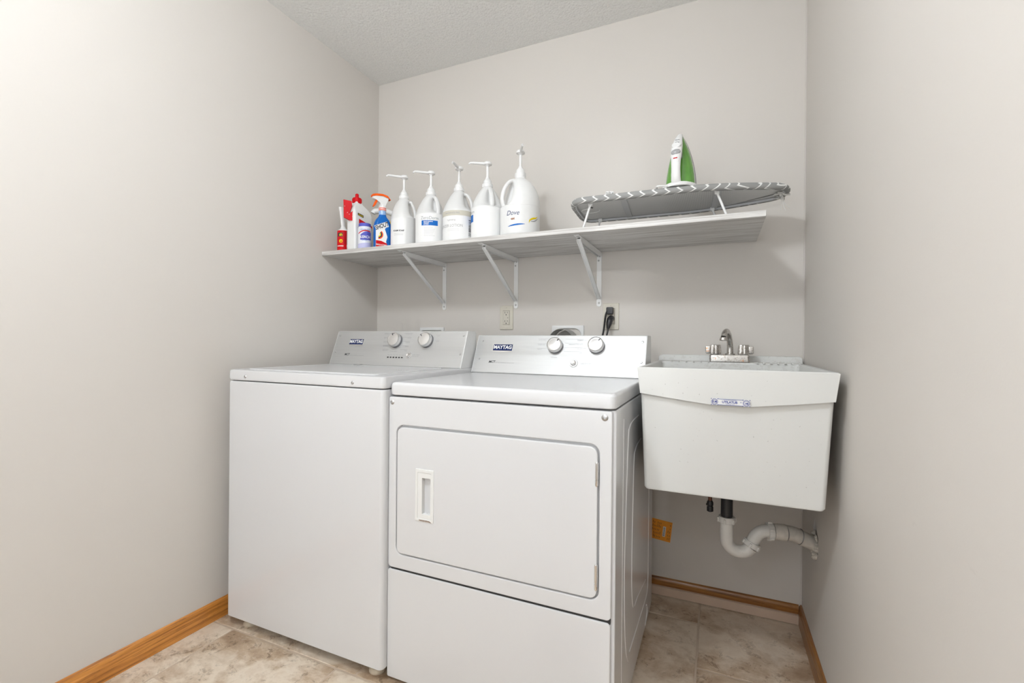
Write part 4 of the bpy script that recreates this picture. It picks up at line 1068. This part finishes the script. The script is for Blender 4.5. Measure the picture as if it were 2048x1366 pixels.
b = nb(); swoosh(b, fn3, [(-0.016, -0.008), (0.000, -0.006), (0.014, 0.000), (0.028, 0.010)], 0.0022); obj('grey_swoosh', b, GREYPRINT, r)
b = nb(); swoosh(b, fn, [(-0.02, -0.052), (0.0, -0.048), (0.025, -0.045), (0.05, -0.044)], 0.003); obj('blue_swoosh', b, BLUEP, r)

# ------------------------------------------------------------------ left cluster
def lint_roller():
    cx, cy = 0.078, -0.338; ca = camang(cx, cy)
    r = thing('lint_roller', (cx, cy, Z0), 'red and white lint roller standing upright at the shelf left end', 'lint roller')
    b = nb(); lathe(b, [(0.0255, 0), (0.0270, 0.001), (0.0270, 0.098), (0.0262, 0.0995), (0.018, 0.0995)], (cx, cy, Z0), seg=36); rl = obj('paper_roll', b, RED, r)
    b = nb(); lathe(b, [(0.0235, 0.0998), (0.0225, 0.104), (0.014, 0.110), (0.010, 0.122)], (cx, cy, Z0), seg=28); obj('end_collar', b, WHITE, r)
    b = nb(); tube(b, smooth_path([(cx, cy, Z0+0.110), (cx-0.002, cy, Z0+0.135), (cx-0.008, cy, Z0+0.175), (cx-0.0125, cy, Z0+0.208), (cx-0.013, cy, Z0+0.217)], 4), [0.0085]*3+[0.0105]*8+[0.0125]*4+[0.008, 0.004], 16, sx=0.75, sy=1.1); hd = obj('handle', b, WHITE, r)
    b = nb(); lathe(b, [(0.003, 0), (0.003, 0.0006)], (cx-0.0085, cy-0.0098, Z0+0.205), (0.4, -1, 0), 10); obj('hang_hole', b, DARK, hd)
    fn = cyl_fn(cx, cy, 0.0272, ca-0.55, Z0+0.05)
    b = nb(); wbox(b, fn, -0.013, 0.013, 0.020, 0.038, 0.0002); lp = obj('brand_panel', b, PRINT, rl)
    b = nb(); text_bm(b, 'sh', 0.018, None, 0, bold=0.0006, fn=lambda c: fn(Vector((c.x+0.004, c.y+0.029, 0.0004)))); obj('brand_lettering', b, YELLOW, lp)
    b = nb()
    for k in range(1): b.faces.new([b.verts.new(fn(Vector((0.004+0.0085*cos(2*pi*i/20), -0.001+0.0085*sin(2*pi*i/20), 0.0003)))) for i in range(20)])
    obj('yellow_dot', b, YELLOW, rl)
    b = nb(); text_bm(b, '1', 0.010, None, 0, fn=lambda c: fn(Vector((c.x+0.004, c.y-0.001, 0.0005)))); obj('dot_numeral', b, PRINT, rl)
    b = nb(); patch(b, cx, cy, 0.0273, ca+0.62, 0.02, Z0, Z0+0.098, n=2); patch(b, cx, cy, 0.02725, ca-0.55, 0.6, Z0+0.024, Z0+0.028); patch(b, cx, cy, 0.02725, ca+0.95, 0.35, Z0+0.022, Z0+0.033)
    obj('white_stripe', b, LABELW, rl)
    b = nb(); patch(b, cx, cy, 0.0272, ca+0.78, 0.72, Z0+0.034, Z0+0.097); obj('dark_red_panel', b, DKRED, rl)
lint_roller()
def rect_bottle(name, cx, cy, rz, prof, m, r, pn='bottle_body', rad=0.35, neck=0.0):
    """prof: (half width, half depth, z, corner fraction)"""
    T = Matrix.Translation((cx, cy, Z0)) @ Matrix.Rotation(rz, 4, 'Z')
    rings = []
    for hw, hd, z in prof:
        q = min(hw, hd)*rad
        sh = neck*max(0, min(1, (z-0.17)/0.055))
        rings.append([T @ Vector((a, c, z))+Vector((sh, 0, 0)) for a, c in rrect(-hw, hw, -hd, hd, q, 5)])
    b = nb(); ring_loft(b, rings); return obj(pn, b, m, r, ang=50), T
def cleaner():
    cx, cy = 0.160, -0.318
    r = thing('carpet_cleaner_bottle', (cx, cy, Z0), 'tall white bottle with red cap and red brush head clipped on', 'bottle')
    prof = [(0.051, 0.026, 0), (0.054, 0.0285, 0.004), (0.054, 0.0285, 0.170), (0.052, 0.0275, 0.188), (0.044, 0.025, 0.203), (0.030, 0.022, 0.216), (0.020, 0.019, 0.226), (0.018, 0.018, 0.234)]
    body, T = rect_bottle('x', cx, cy, radians(84), prof, WHITE, r, neck=-0.018)
    c = T @ Vector((0, 0, 0))+Vector((-0.018, 0, 0))
    b = nb(); lathe(b, [(0.0195, 0.228), (0.0215, 0.230), (0.0210, 0.252), (0.019, 0.255), (0.0095, 0.256), (0.008, 0.266), (0.0085, 0.272), (0.005, 0.276), (0.0005, 0.277)], c, seg=28)
    for k in range(20):
        a = 2*pi*k/20; box(b, 0.0206, 0.0220, -0.0011, 0.0011, 0.231, 0.250, 0, T=Matrix.Translation(c) @ Matrix.Rotation(a, 4, 'Z'))
    obj('cap', b, RED, r)
    # red brush head clipped to the left shoulder
    ca = camang(cx, cy); R3 = Vector((cos(ca+pi/2), sin(ca+pi/2), 0)); Cd = Vector((cos(ca), sin(ca), 0))
    o = c+Vector((0.000, -0.0640, 0))+R3*0.030
    F3 = FRAME(o, R3, (0, 0, 1))
    out = [(-0.046, 0.228), (-0.010, 0.224), (-0.008, 0.206), (-0.020, 0.166), (-0.003, 0.180), (0.001, 0.180), (-0.003, 0.164), (-0.007, 0.152), (-0.003, 0.148), (-0.004, 0.134), (-0.020, 0.137), (-0.044, 0.148)]
    b = nb(); ring_loft(b, [[F3 @ Vector((p, q, -0.008)) for p, q in out], [F3 @ Vector((p, q, 0.008)) for p, q in out], [F3 @ Vector((p*0.97-0.0005, q, 0.0095)) for p, q in out]]); h = obj('brush_head', b, RED, r)
    b = nb()
    for u, v_ in ((-0.040, 0.198), (-0.028, 0.170), (-0.020, 0.163)): lathe(b, [(0.0015, 0), (0.0012, 0.0008)], F3 @ Vector((u, v_, 0.0095)), F3.to_3x3() @ Vector((0, 0, 1)), 8)
    obj('rivet', b, LABELW, h)
    # label on the right face (local -y side)
    TL = T @ FRAME((0.004, -0.0289, 0.085), (1, 0, 0), (0, 0, 1))
    b = nb(); b.faces.new([b.verts.new(TL @ Vector((p, q, 0))) for p, q in ((-0.035, 0.062), (-0.035, 0.040), (0.045, 0.022), (0.045, 0.042))]); lb = obj('red_band', b, RED, r)
    b = nb(); b.faces.new([b.verts.new(TL @ Vector((p, q, 0.0001))) for p, q in ((-0.042, 0.088), (-0.042, 0.077), (-0.008, 0.070), (-0.008, 0.082))]); lb2 = obj('brand_panel', b, PRINT, r)
    b = nb(); text_bm(b, 'Scotch', 0.010, TL @ Matrix.Translation((-0.025, 0.079, 0.0004)) @ Matrix.Rotation(-0.17, 4, 'Z'), 0, shear=0.2, bold=0.0003); obj('brand_lettering', b, YELLOW, lb2)
    b = nb(); b.faces.new([b.verts.new(TL @ Vector((p, q, 0.0002))) for p, q in ((0.012, 0.036), (0.030, 0.020), (0.045, 0.022), (0.045, 0.030))]); obj('dark_mark', b, PRINT, lb)
    b = nb(); patchv = [(-0.040, -0.08), (0.044, -0.08), (0.044, 0.005), (-0.040, 0.020)]
    b.faces.new([b.verts.new(TL @ Vector((p, q, 0.0001))) for p, q in patchv]); obj('lower_label', b, LILAC, r)
cleaner()
def bleach_jar():
    cx, cy = 0.221, -0.352; ca = camang(cx, cy)
    r = thing('bleach_powder_jar', (cx, cy, Z0), 'small violet and white jar reading BLEACH with violet lid', 'jar')
    b = nb(); lathe(b, [(0.028, 0), (0.0305, 0.002), (0.0305, 0.094), (0.0285, 0.100), (0.026, 0.103)], (cx, cy, Z0), seg=40); bd = obj('jar_body', b, mat('pale_jar', (0.78, 0.80, 0.86), 0.3), r)
    b = nb(); lathe(b, [(0.0265, 0.103), (0.0272, 0.104), (0.0272, 0.1155), (0.0255, 0.118), (0.001, 0.118)], (cx, cy, Z0), seg=40); obj('lid', b, PURPLE, r)
    b = nb(); patch(b, cx, cy, 0.0307, ca+0.15, 0.85, 0, 0, f=lambda t: (Z0+0.040, Z0+0.062+0.012*t+0.010*sin(pi*t))); p = obj('violet_panel', b, PURPLE, bd)
    b = nb(); patch(b, cx, cy, 0.0307, ca, 1.3, 0, 0, f=lambda t: (Z0+0.003, Z0+0.022+0.008*t)); obj('lilac_band', b, LILAC, bd)
    b = nb(); patch(b, cx, cy, 0.0308, ca-0.1, 1.0, 0, 0, f=lambda t: (Z0+0.066+0.010*t+0.008*sin(pi*t), Z0+0.071+0.010*t+0.008*sin(pi*t))); obj('red_stripe', b, RED, bd)
    fn = cyl_fn(cx, cy, 0.0309, ca-0.02, Z0+0.053)
    b = nb(); text_bm(b, 'BLEACH', 0.0165, None, 0, bold=0.0005, sx=0.84, fn=lambda c: fn(Vector((c.x, c.y, 0.0004)))); obj('lettering', b, LABELW, p)
    b = nb(); text_bm(b, 'chlorine-free', 0.0085, None, 0, shear=0.3, fn=lambda c: fn(Vector((c.x, c.y+0.034, 0.0004)))); text_bm(b, 'powder', 0.0075, None, 0, fn=lambda c: fn(Vector((c.x, c.y-0.014, 0.0004)))); obj('fine_print', b, BLUEP, bd)
bleach_jar()
def sprayer_head(r, c, ang, m_top, m_body, m_trig, z, s=1.0):
    d = Vector((cos(ang), sin(ang), 0)); F3 = FRAME(c+Vector((0, 0, z)), d, (0, 0, 1))    # local x toward the nozzle
    def ext(out, w, m, nm):
        b = nb(); ring_loft(b, [[F3 @ Vector((p*s, q*s, -w)) for p, q in out], [F3 @ Vector((p*s, q*s, -w*0.8)) for p, q in out], [F3 @ Vector((p*s, q*s, w)) for p, q in out]][0:3:2])
        bmesh.ops.bevel(b, geom=list(b.edges), offset=0.0015, segments=2, affect='EDGES'); return obj(nm, b, m, r)
    body = [(-0.010, 0.0), (0.008, 0.0), (0.012, 0.018), (0.030, 0.030), (0.046, 0.033), (0.048, 0.046), (0.0, 0.050), (-0.026, 0.042), (-0.024, 0.030), (-0.014, 0.018)]
    top = [(0.050, 0.040), (0.049, 0.050), (0.030, 0.056), (0.0, 0.058), (-0.022, 0.053), (-0.036, 0.035), (-0.030, 0.038), (-0.018, 0.046), (0.0, 0.050), (0.030, 0.046)]
    trig = [(0.020, 0.032), (0.030, 0.034), (0.034, 0.020), (0.042, 0.004), (0.046, -0.002), (0.042, -0.005), (0.034, 0.003), (0.026, 0.018)]
    ext(body, 0.010, m_body, 'spray_head'); ext(top, 0.0125, m_top, 'head_shroud'); ext(trig, 0.005, m_trig, 'trigger')
def stain_spray():
    cx, cy = 0.315, -0.345; ca = camang(cx, cy)
    r = thing('stain_spray_bottle', (cx, cy, Z0), 'blue stain spray bottle reading SHOUT with orange and white trigger', 'spray bottle')
    rz = ca+pi/2+0.25
    prof = [(0.036, 0.019, 0), (0.0385, 0.021, 0.004), (0.0385, 0.021, 0.070), (0.0385, 0.021, 0.095), (0.036, 0.020, 0.112), (0.029, 0.018, 0.128), (0.020, 0.015, 0.139), (0.0165, 0.0145, 0.146), (0.0160, 0.0145, 0.150)]
    body, T = rect_bottle('x', cx, cy, rz, prof, BLUE, r, rad=0.75)
    c = Vector((cx, cy, Z0))
    b = nb(); lathe(b, [(0.0150, 0.149), (0.0160, 0.150), (0.0160, 0.166), (0.0145, 0.168)], c, seg=28)
    obj('neck_collar', b, mat('pale_blue_clear', (0.30, 0.45, 0.72), 0.2), r)
    b = nb(); lathe(b, [(0.0150, 0.168), (0.0165, 0.169), (0.0165, 0.184), (0.0130, 0.190), (0.010, 0.198)], c, seg=28); nk = obj('neck_cap', b, WHITE, r)
    b = nb(); lathe(b, [(0.0168, 0.170), (0.0168, 0.1745)], c, seg=28, cap0=False, cap1=False); lathe(b, [(0.0168, 0.177), (0.0168, 0.1815)], c, seg=28, cap0=False, cap1=False); obj('red_ring', b, mat('coral_plastic', (0.80, 0.12, 0.07), 0.35), nk)
    sprayer_head(r, c, ca-1.25, ORANGE, WHITE, ORANGE, 0.186, 1.0)
    TL = T @ FRAME((0, -0.0213, 0), (1, 0, 0), (0, 0, 1))
    poly = lambda b, pts, z=0.0002: b.faces.new([b.verts.new(TL @ Vector((p, q, z))) for p, q in pts])
    b = nb(); poly(b, [(-0.034, 0.002), (0.016, 0.002), (0.012, 0.030), (0.018, 0.05), (0.006, 0.085), (0.020, 0.100), (-0.034, 0.085)], 0.0001); wl = obj('white_panel', b, LABELW, body)
    b = nb(); poly(b, [(-0.0335, 0.002), (0.018, 0.002), (0.016, 0.020), (-0.010, 0.030), (-0.0335, 0.031)], 0.0003); rp = obj('red_panel', b, RED, body)
    b = nb()
    for col_r, w in ((0.026, 0.006),): pass
    def arc(cxx, czz, r0, r1, a0, a1, z):
        bb = nb(); n = 14
        for k in range(n):
            t0, t1 = a0+(a1-a0)*k/n, a0+(a1-a0)*(k+1)/n
            bb.faces.new([bb.verts.new(TL @ Vector((cxx+q*cos(t), czz+q*sin(t), z))) for q, t in ((r0, t0), (r0, t1), (r1, t1), (r1, t0))])
        return bb
    obj('orange_arc', arc(-0.022, 0.058, 0.016, 0.021, -1.6, 0.9, 0.0004), ORANGE, body)
    obj('navy_arc', arc(-0.022, 0.058, 0.011, 0.016, -1.6, 0.9, 0.0004), NAVY, body)
    obj('yellow_arc', arc(-0.022, 0.058, 0.006, 0.011, -1.6, 0.9, 0.0004), YELLOW, body)
    b = nb(); b2_ = TL @ Matrix.Translation((-0.008, 0.096, 0.0006)) @ Matrix.Rotation(0.42, 4, 'Z')
    wp = nb(); box(wp, -0.030, 0.030, -0.012, 0.012, -0.0003, 0, T=b2_); obj('name_panel', wp, LABELW, body)
    text_bm(b, 'SHOUT', 0.026, b2_ @ Matrix.Translation((0, 0, 0.0003)), 0, bold=0.0008, sx=0.72, shear=0.2); obj('name_lettering', b, PRINT, body)
    b = nb(); text_bm(b, 'TRIPLE-ACTING', 0.0085, TL @ Matrix.Translation((-0.010, 0.012, 0.0006)), 0, bold=0.0002, sx=0.8); obj('panel_lettering', b, LABELW, body)
stain_spray()
def back_spray():
    cx, cy = 0.262, -0.192; ca = camang(cx, cy)
    r = thing('toilet_cleaner_bottle', (cx, cy, Z0), 'white spray bottle with yellow shoulder, half hidden behind the blue one', 'spray bottle')
    prof = [(0.030, 0.025, 0), (0.033, 0.028, 0.004), (0.033, 0.028, 0.100), (0.030, 0.024, 0.122), (0.026, 0.020, 0.135)]
    body, T = rect_bottle('x', cx, cy, ca+pi/2, prof, WHITE, r, rad=0.6)
    b = nb()
    ring_loft(b, [[T @ Vector((a, c, z)) for a, c in rrect(-w, w, -d, d, min(w, d)*0.6, 5)] for w, d, z in ((0.0310, 0.0245, 0.120), (0.027, 0.021, 0.136), (0.020, 0.017, 0.160), (0.016, 0.015, 0.172), (0.012, 0.012, 0.176))]); obj('yellow_shoulder', b, YELLOW, r)
    b = nb(); box(b, -0.026, 0.026, -0.0286, -0.0281, 0.03, 0.088, T=T); obj('red_label', b, RED, body)
    c = Vector((cx, cy, Z0))
    # white nozzle leaning left
    R3 = Vector((cos(ca+pi/2), sin(ca+pi/2), 0))
    b = nb(); tube(b, smooth_path([c+Vector((0, 0, 0.172)), c+Vector((0, 0, 0.195))-R3*0.004, c+Vector((0, 0, 0.207))-R3*0.030, c+Vector((0, 0, 0.210))-R3*0.060, c+Vector((0, 0, 0.206))-R3*0.092, c+Vector((0, 0, 0.196))-R3*0.100], 5), [0.011]*5+[0.013]*8+[0.0135]*8+[0.012]*5, 16)
    obj('nozzle', b, WHITE, r)
back_spray()

# ------------------------------------------------------------------ ironing board and iron
def ironing_board():
    A = Vector((1.190, -0.245, 0)); Bp = Vector((1.928, -0.188, 0)); d = (Bp-A); Lb = d.length; d.normalize(); rz = atan2(d.y, d.x)
    zt = 1.560
    T = Matrix.Translation((A.x, A.y, zt)) @ Matrix.Rotation(rz, 4, 'Z') @ Matrix.Rotation(radians(-0.8), 4, 'Y')
    Ti = T.copy()
    r = thing('ironing_board', (A.x+Lb/2*d.x, A.y+Lb/2*d.y, SHZ1), 'tabletop ironing board in grey and white chevron cover, on the shelf', 'ironing board')
    Wd = 0.150
    def hw(s):
        if s < 0.055: return Wd*(0.45+0.55*math.sqrt(max(0, 1-((0.055-s)/0.055)**2)))
        if s < 0.40: return Wd
        t = (s-0.40)/(Lb-0.40); return max(0.0, Wd*(1-0.62*t**1.7)*math.sqrt(max(0, 1-max(0, (t-0.86)/0.14)**2.4)))
    S = [0, 0.003, 0.008, 0.016, 0.026, 0.038, 0.055]+[0.055+k*(Lb-0.06-0.055)/26 for k in range(1, 27)]+[Lb-0.06+q for q in (0.02, 0.035, 0.046, 0.053, 0.058, 0.0598)]
    def outline(off, z):
        up_ = []; dn = []
        for s in S:
            h = hw(s)+off; ss = s-(off if s < 0.03 else 0)*(1-s/0.03 if s < 0.03 else 0)+(off if s > Lb-0.03 else 0)*((s-(Lb-0.03))/0.03)
            up_.append(T @ Vector((ss, h, z))); dn.append(T @ Vector((ss, -h, z)))
        return dn+up_[::-1]
    zc = 0.0
    b = nb()
    ring_loft(b, [outline(-0.016, -0.008), outline(-0.010, -0.011), outline(-0.002, -0.010), outline(0.002, -0.004), outline(0.0025, 0.002), outline(0.0005, 0.008), outline(-0.007, 0.0125), outline(-0.020, 0.0140)], False, True)
    bm = b
    # object-space pattern needs unrotated coordinates: bake rotation into the object instead
    bmesh.ops.transform(b, matrix=Ti.inverted(), verts=b.verts)
    me = bpy.data.meshes.new('cover'); bmesh.ops.recalc_face_normals(b, faces=b.faces); sharpen(b, 60); b.to_mesh(me); b.free(); me.materials.append(CHEV)
    o = bpy.data.objects.new('cover', me); COL.objects.link(o); o.parent = r; o.matrix_local = Matrix.Translation(-ORG[r.name]) @ Ti
    b = nb()
    ring_loft(b, [outline(-0.014, 0.006), outline(-0.014, -0.0006)], False, True); 
    obj('metal_deck', b, PERF, r)
    b = nb()
    ring_loft(b, [outline(-0.012, -0.0035), outline(-0.012, -0.0090), outline(-0.015, -0.0100), outline(-0.0185, -0.009), outline(-0.0190, -0.002)], False, False)
    for s in (0.185, 0.50):
        box(b, s, s+0.022, -hw(s)+0.012, hw(s)-0.012, -0.006, -0.001, 0.001, 1, T)
    obj('rim_frame', b, mat('grey_painted_steel', (0.62, 0.63, 0.64), 0.4), r)
    # tie cord and gathers at the nose and heel
    b = nb()
    rnd = random.Random(3)
    for k in range(26):
        a = rnd.uniform(0, 2*pi); s = Lb-0.022+rnd.uniform(-0.012, 0.012)
        p = T @ Vector((s, rnd.uniform(-0.02, 0.02), -0.008+rnd.uniform(-0.008, 0.004)))
        tube(b, smooth_path([p, p+Vector((rnd.uniform(-.014, .014), rnd.uniform(-.012, .012), rnd.uniform(-0.006, 0.006))), p+Vector((rnd.uniform(-.02, .02), rnd.uniform(-.016, .016), rnd.uniform(-0.008, 0.006)))], 3), 0.0028, 6)
    obj('gathered_lining', b, CLOTH, r)
    b = nb()
    p = T @ Vector((Lb-0.024, -0.012, -0.010))
    for dx, dz in ((-0.004, -0.058), (0.012, -0.060), (0.024, -0.052)):
        tube(b, smooth_path([p, p+Vector((dx*0.2, -0.004, dz*0.35)), p+Vector((dx*0.35, -0.006, dz*0.7)), p+Vector((dx, -0.006, dz))], 4), 0.0011, 6)
    obj('tie_string', b, CLOTH, r)
    # folding legs of white wire
    zs = SHZ1+0.0045
    def leg(s0, s1, hwid):
        b = nb()
        t0 = T @ Vector((s0, -hwid, -0.010)); t1 = T @ Vector((s0, hwid, -0.010))
        f0 = T @ Vector((s1, -hwid, 0)); f1 = T @ Vector((s1, hwid, 0)); f0.z = zs; f1.z = zs
        tube(b, [t0, f0+(t0-f0)*0.06, f0+(f1-f0)*0.03, f1+(f0-f1)*0.03, f1+(t1-f1)*0.06, t1], 0.0040, 10); 
        return obj('leg', b, WHITE_METAL, r)
    leg(0.078, 0.052, 0.118); leg(0.505, 0.540, 0.105)
    for s, y in ((0.078, 0.118), (0.505, 0.105), (0.078, -0.118), (0.505, -0.105)):
        b = nb(); box(b, s-0.008, s+0.008, y-0.004, y+0.004, -0.016, -0.002, 0.002, 1, T); obj('leg_clip', b, WHITE_METAL, r)
    b = nb(); lathe(b, [(0.006, 0), (0.006, 0.001)], T @ Vector((0.070, -0.045, -0.0012)), (0, 0, -1), 14); obj('deck_hole', b, DARK, r)
    b = nb()
    pts = [T @ Vector((0.062+0.035*cos(a), -0.02+0.030*sin(a), -0.006)) for a in [k*2*pi/24 for k in range(20)]]
    tube(b, pts, 0.0016, 6); obj('wire_loop', b, WHITE_METAL, r)
ironing_board()
def iron():
    # stands on its heel: local x = along sole toward tip (up), local y = sideways, local z = away from the soleplate
    cx, cy = 1.578, -0.325; zb = 1.5805
    ca = camang(cx, cy)
    r = thing('steam_iron', (cx, cy, zb), 'green and white steam iron standing on its heel on the ironing board', 'iron')
    fa = ca+radians(-11)                         # handle side faces a bit left of the camera
    f = Vector((cos(fa), sin(fa), 0)); side = Vector((cos(fa+pi/2), sin(fa+pi/2), 0))
    lean = 0.05
    up_ = (Vector((0, 0, 1))-f*lean).normalized()
    # frame: X up, Y side, Z toward handle
    up_ = up_*0.915; side = side*0.96; f = f*0.95
    F3 = Matrix(((up_.x, side.x, f.x, cx), (up_.y, side.y, f.y, cy), (up_.z, side.z, f.z, zb), (0, 0, 0, 1)))
    L_ = 0.226
    def hw(t): return 0.0545*(1-0.12*t)*max(0.0, 1-(max(0, t-0.08)/0.92)**1.9)**0.80
    def sec(z, sc, n=24, t0=0.0, t1=0.995, dz=0.0):
        l, q = [], []
        for k in range(n+1):
            t = t0+(t1-t0)*k/n
            l.append(F3 @ Vector((t*L_*1.0, hw(t)*sc, z+dz*t))); q.append(F3 @ Vector((t*L_, -hw(t)*sc, z+dz*t)))
        return l+q[::-1]
    b = nb(); ring_loft(b, [sec(-0.052, 0.96), sec(-0.0515, 1.0), sec(-0.047, 1.01), sec(-0.046, 0.98)]); obj('soleplate', b, SOLE, r)
    b = nb(); ring_loft(b, [sec(-0.047, 0.97), sec(-0.044, 0.985), sec(-0.036, 0.97), sec(-0.033, 0.94)]); obj('skirt', b, CLEARW, r)
    b = nb(); ring_loft(b, [sec(-0.034, 0.95, t0=0.03), sec(-0.022, 0.90, t0=0.03, t1=0.95), sec(-0.008, 0.76, t0=0.03, t1=0.90), sec(0.002, 0.50, t0=0.03, t1=0.84), sec(0.006, 0.25, t0=0.05, t1=0.78)]); obj('water_tank', b, GREEN, r)
    # handle: runs from heel up to the nose block
    b = nb()
    H = [(0.006, 0.030), (0.03, 0.043), (0.08, 0.047), (0.125, 0.041), (0.155, 0.027), (0.184, 0.010), (0.208, -0.012), (0.221, -0.030)]
    P = [F3 @ Vector((x, 0, z)) for x, z in H]; Pm = smooth_path(P, 4)
    rr = [0.0160 if i < 14 else 0.0160-0.0*(i-14) for i in range(len(Pm))]
    rr = [0.0165, 0.0165, 0.016, 0.016, 0.0155, 0.0155, 0.015, 0.015, 0.0155, 0.016, 0.017, 0.018, 0.0185, 0.0185, 0.0185, 0.018, 0.0175, 0.0165, 0.0155, 0.0145, 0.0135, 0.0125, 0.0115, 0.0105, 0.0095, 0.0085, 0.0075, 0.006, 0.004][:len(Pm)]
    tube(b, Pm, rr, 18, up=side, sx=1.0, sy=0.75); hd = obj('handle', b, WHITE, r)
    b = nb(); lathe(b, [(0.0105, 0), (0.0105, 0.003), (0.008, 0.0055), (0.0005, 0.0065)], F3 @ Vector((0.122, 0, 0.052)), F3.to_3x3() @ Vector((0.25, 0, 1)), 24, sx=1.45, sy=1.0); obj('steam_button', b, GREYP, hd)
    b = nb(); TT = F3 @ Matrix.Translation((0.098, 0, 0.0592)); box(b, -0.0018, 0.0018, -0.007, 0.007, -0.002, 0.001, 0.0008, 1, TT); obj('red_indicator', b, RED, hd)
    b = nb(); lathe(b, [(0.0155, 0), (0.0155, 0.004), (0.0135, 0.006), (0.002, 0.0062)], F3 @ Vector((0.152, 0, 0.040)), F3.to_3x3() @ Vector((0.62, 0, 1)), 28); dl = obj('steam_dial', b, WHITE, hd)
    b = nb()
    for k in range(5):
        a = -0.9+k*0.32
        q = F3.to_3x3() @ Vector((0.62, 0, 1)); q.normalize(); c0 = F3 @ Vector((0.152, 0, 0.040))+q*0.0064
        X = (F3.to_3x3() @ Vector((1, 0, -0.62))).normalized(); Y = q.cross(X)
        pc = c0+X*0.0108*cos(a)+Y*0.0108*sin(a); box(b, -0.0018, 0.0018, -0.0009, 0.0009, 0, 0.0003, T=FRAME(pc, X*cos(a)+Y*sin(a), Y*cos(a)-X*sin(a)))
    obj('dial_marks', b, PRINT, dl)
    b = nb(); TT = F3 @ Matrix.Translation((0.178, 0, 0.0305)); box(b, -0.0008, 0.0008, -0.008, 0.008, -0.001, 0.001, T=TT); obj('nose_slot', b, GREYPRINT, hd)
    # thumb wheel under the handle at the right side
    b = nb(); lathe(b, [(0.013, -0.004), (0.014, 0), (0.013, 0.004)], F3 @ Vector((0.118, 0.0125, 0.032)), F3.to_3x3() @ Vector((0, 1, 0)), 20); obj('fabric_dial', b, DARKM, r)
    # heel rest
    b = nb()
    hr = [(0.068*cos(a), -0.052+0.100*max(0, sin(a))) for a in [k*pi/16 for k in range(17)]]
    ring_loft(b, [[F3 @ Vector((x, y, z)) for y, z in hr] for x in (0.0, 0.009)]+[[F3 @ Vector((0.014, y*0.93, z*0.93)) for y, z in hr]]); obj('heel_rest', b, WHITE, r)
    b = nb(); tube(b, smooth_path([F3 @ Vector((0.004, -0.02, 0.030)), F3 @ Vector((0.001, -0.06, 0.060)), Vector((1.50, -0.30, 1.583)), Vector((1.43, -0.27, 1.5825)), Vector((1.38, -0.215, 1.5825)), Vector((1.33, -0.24, 1.5825))], 6), 0.0032, 8); obj('power_cable', b, LABELW, r)
iron()
def pulled_tag():
    b = nb(); rnd = random.Random(5)
    for k in range(7):
        p = Vector((1.348+rnd.uniform(-.008, .010), -0.362+rnd.uniform(-.006, .008), 1.5765))
        tube(b, smooth_path([p, p+Vector((rnd.uniform(-.006, .006), 0.002, 0.006)), p+Vector((rnd.uniform(-.010, .010), rnd.uniform(-.004, .004), 0.009)), p+Vector((rnd.uniform(-.012, .012), rnd.uniform(-.006, .006), 0.006))], 3), 0.0026, 6)
    o = obj('crumpled_tissue', b, LABELW); tag(o, 'small crumpled white tissue on the ironing board edge', 'tissue')
pulled_tag()

# ------------------------------------------------------------------ the ceiling lamp (behind and above the camera)
def lamp():
    r = thing('ceiling_lamp', (1.0, -1.90, H_ROOM), 'round white ceiling lamp in the middle of the laundry room', 'lamp')
    b = nb(); lathe(b, [(0.15, -0.001), (0.15, -0.02), (0.145, -0.025)], (1.0, -1.90, H_ROOM), seg=40); obj('lamp_base', b, WHITE, r)
lamp()
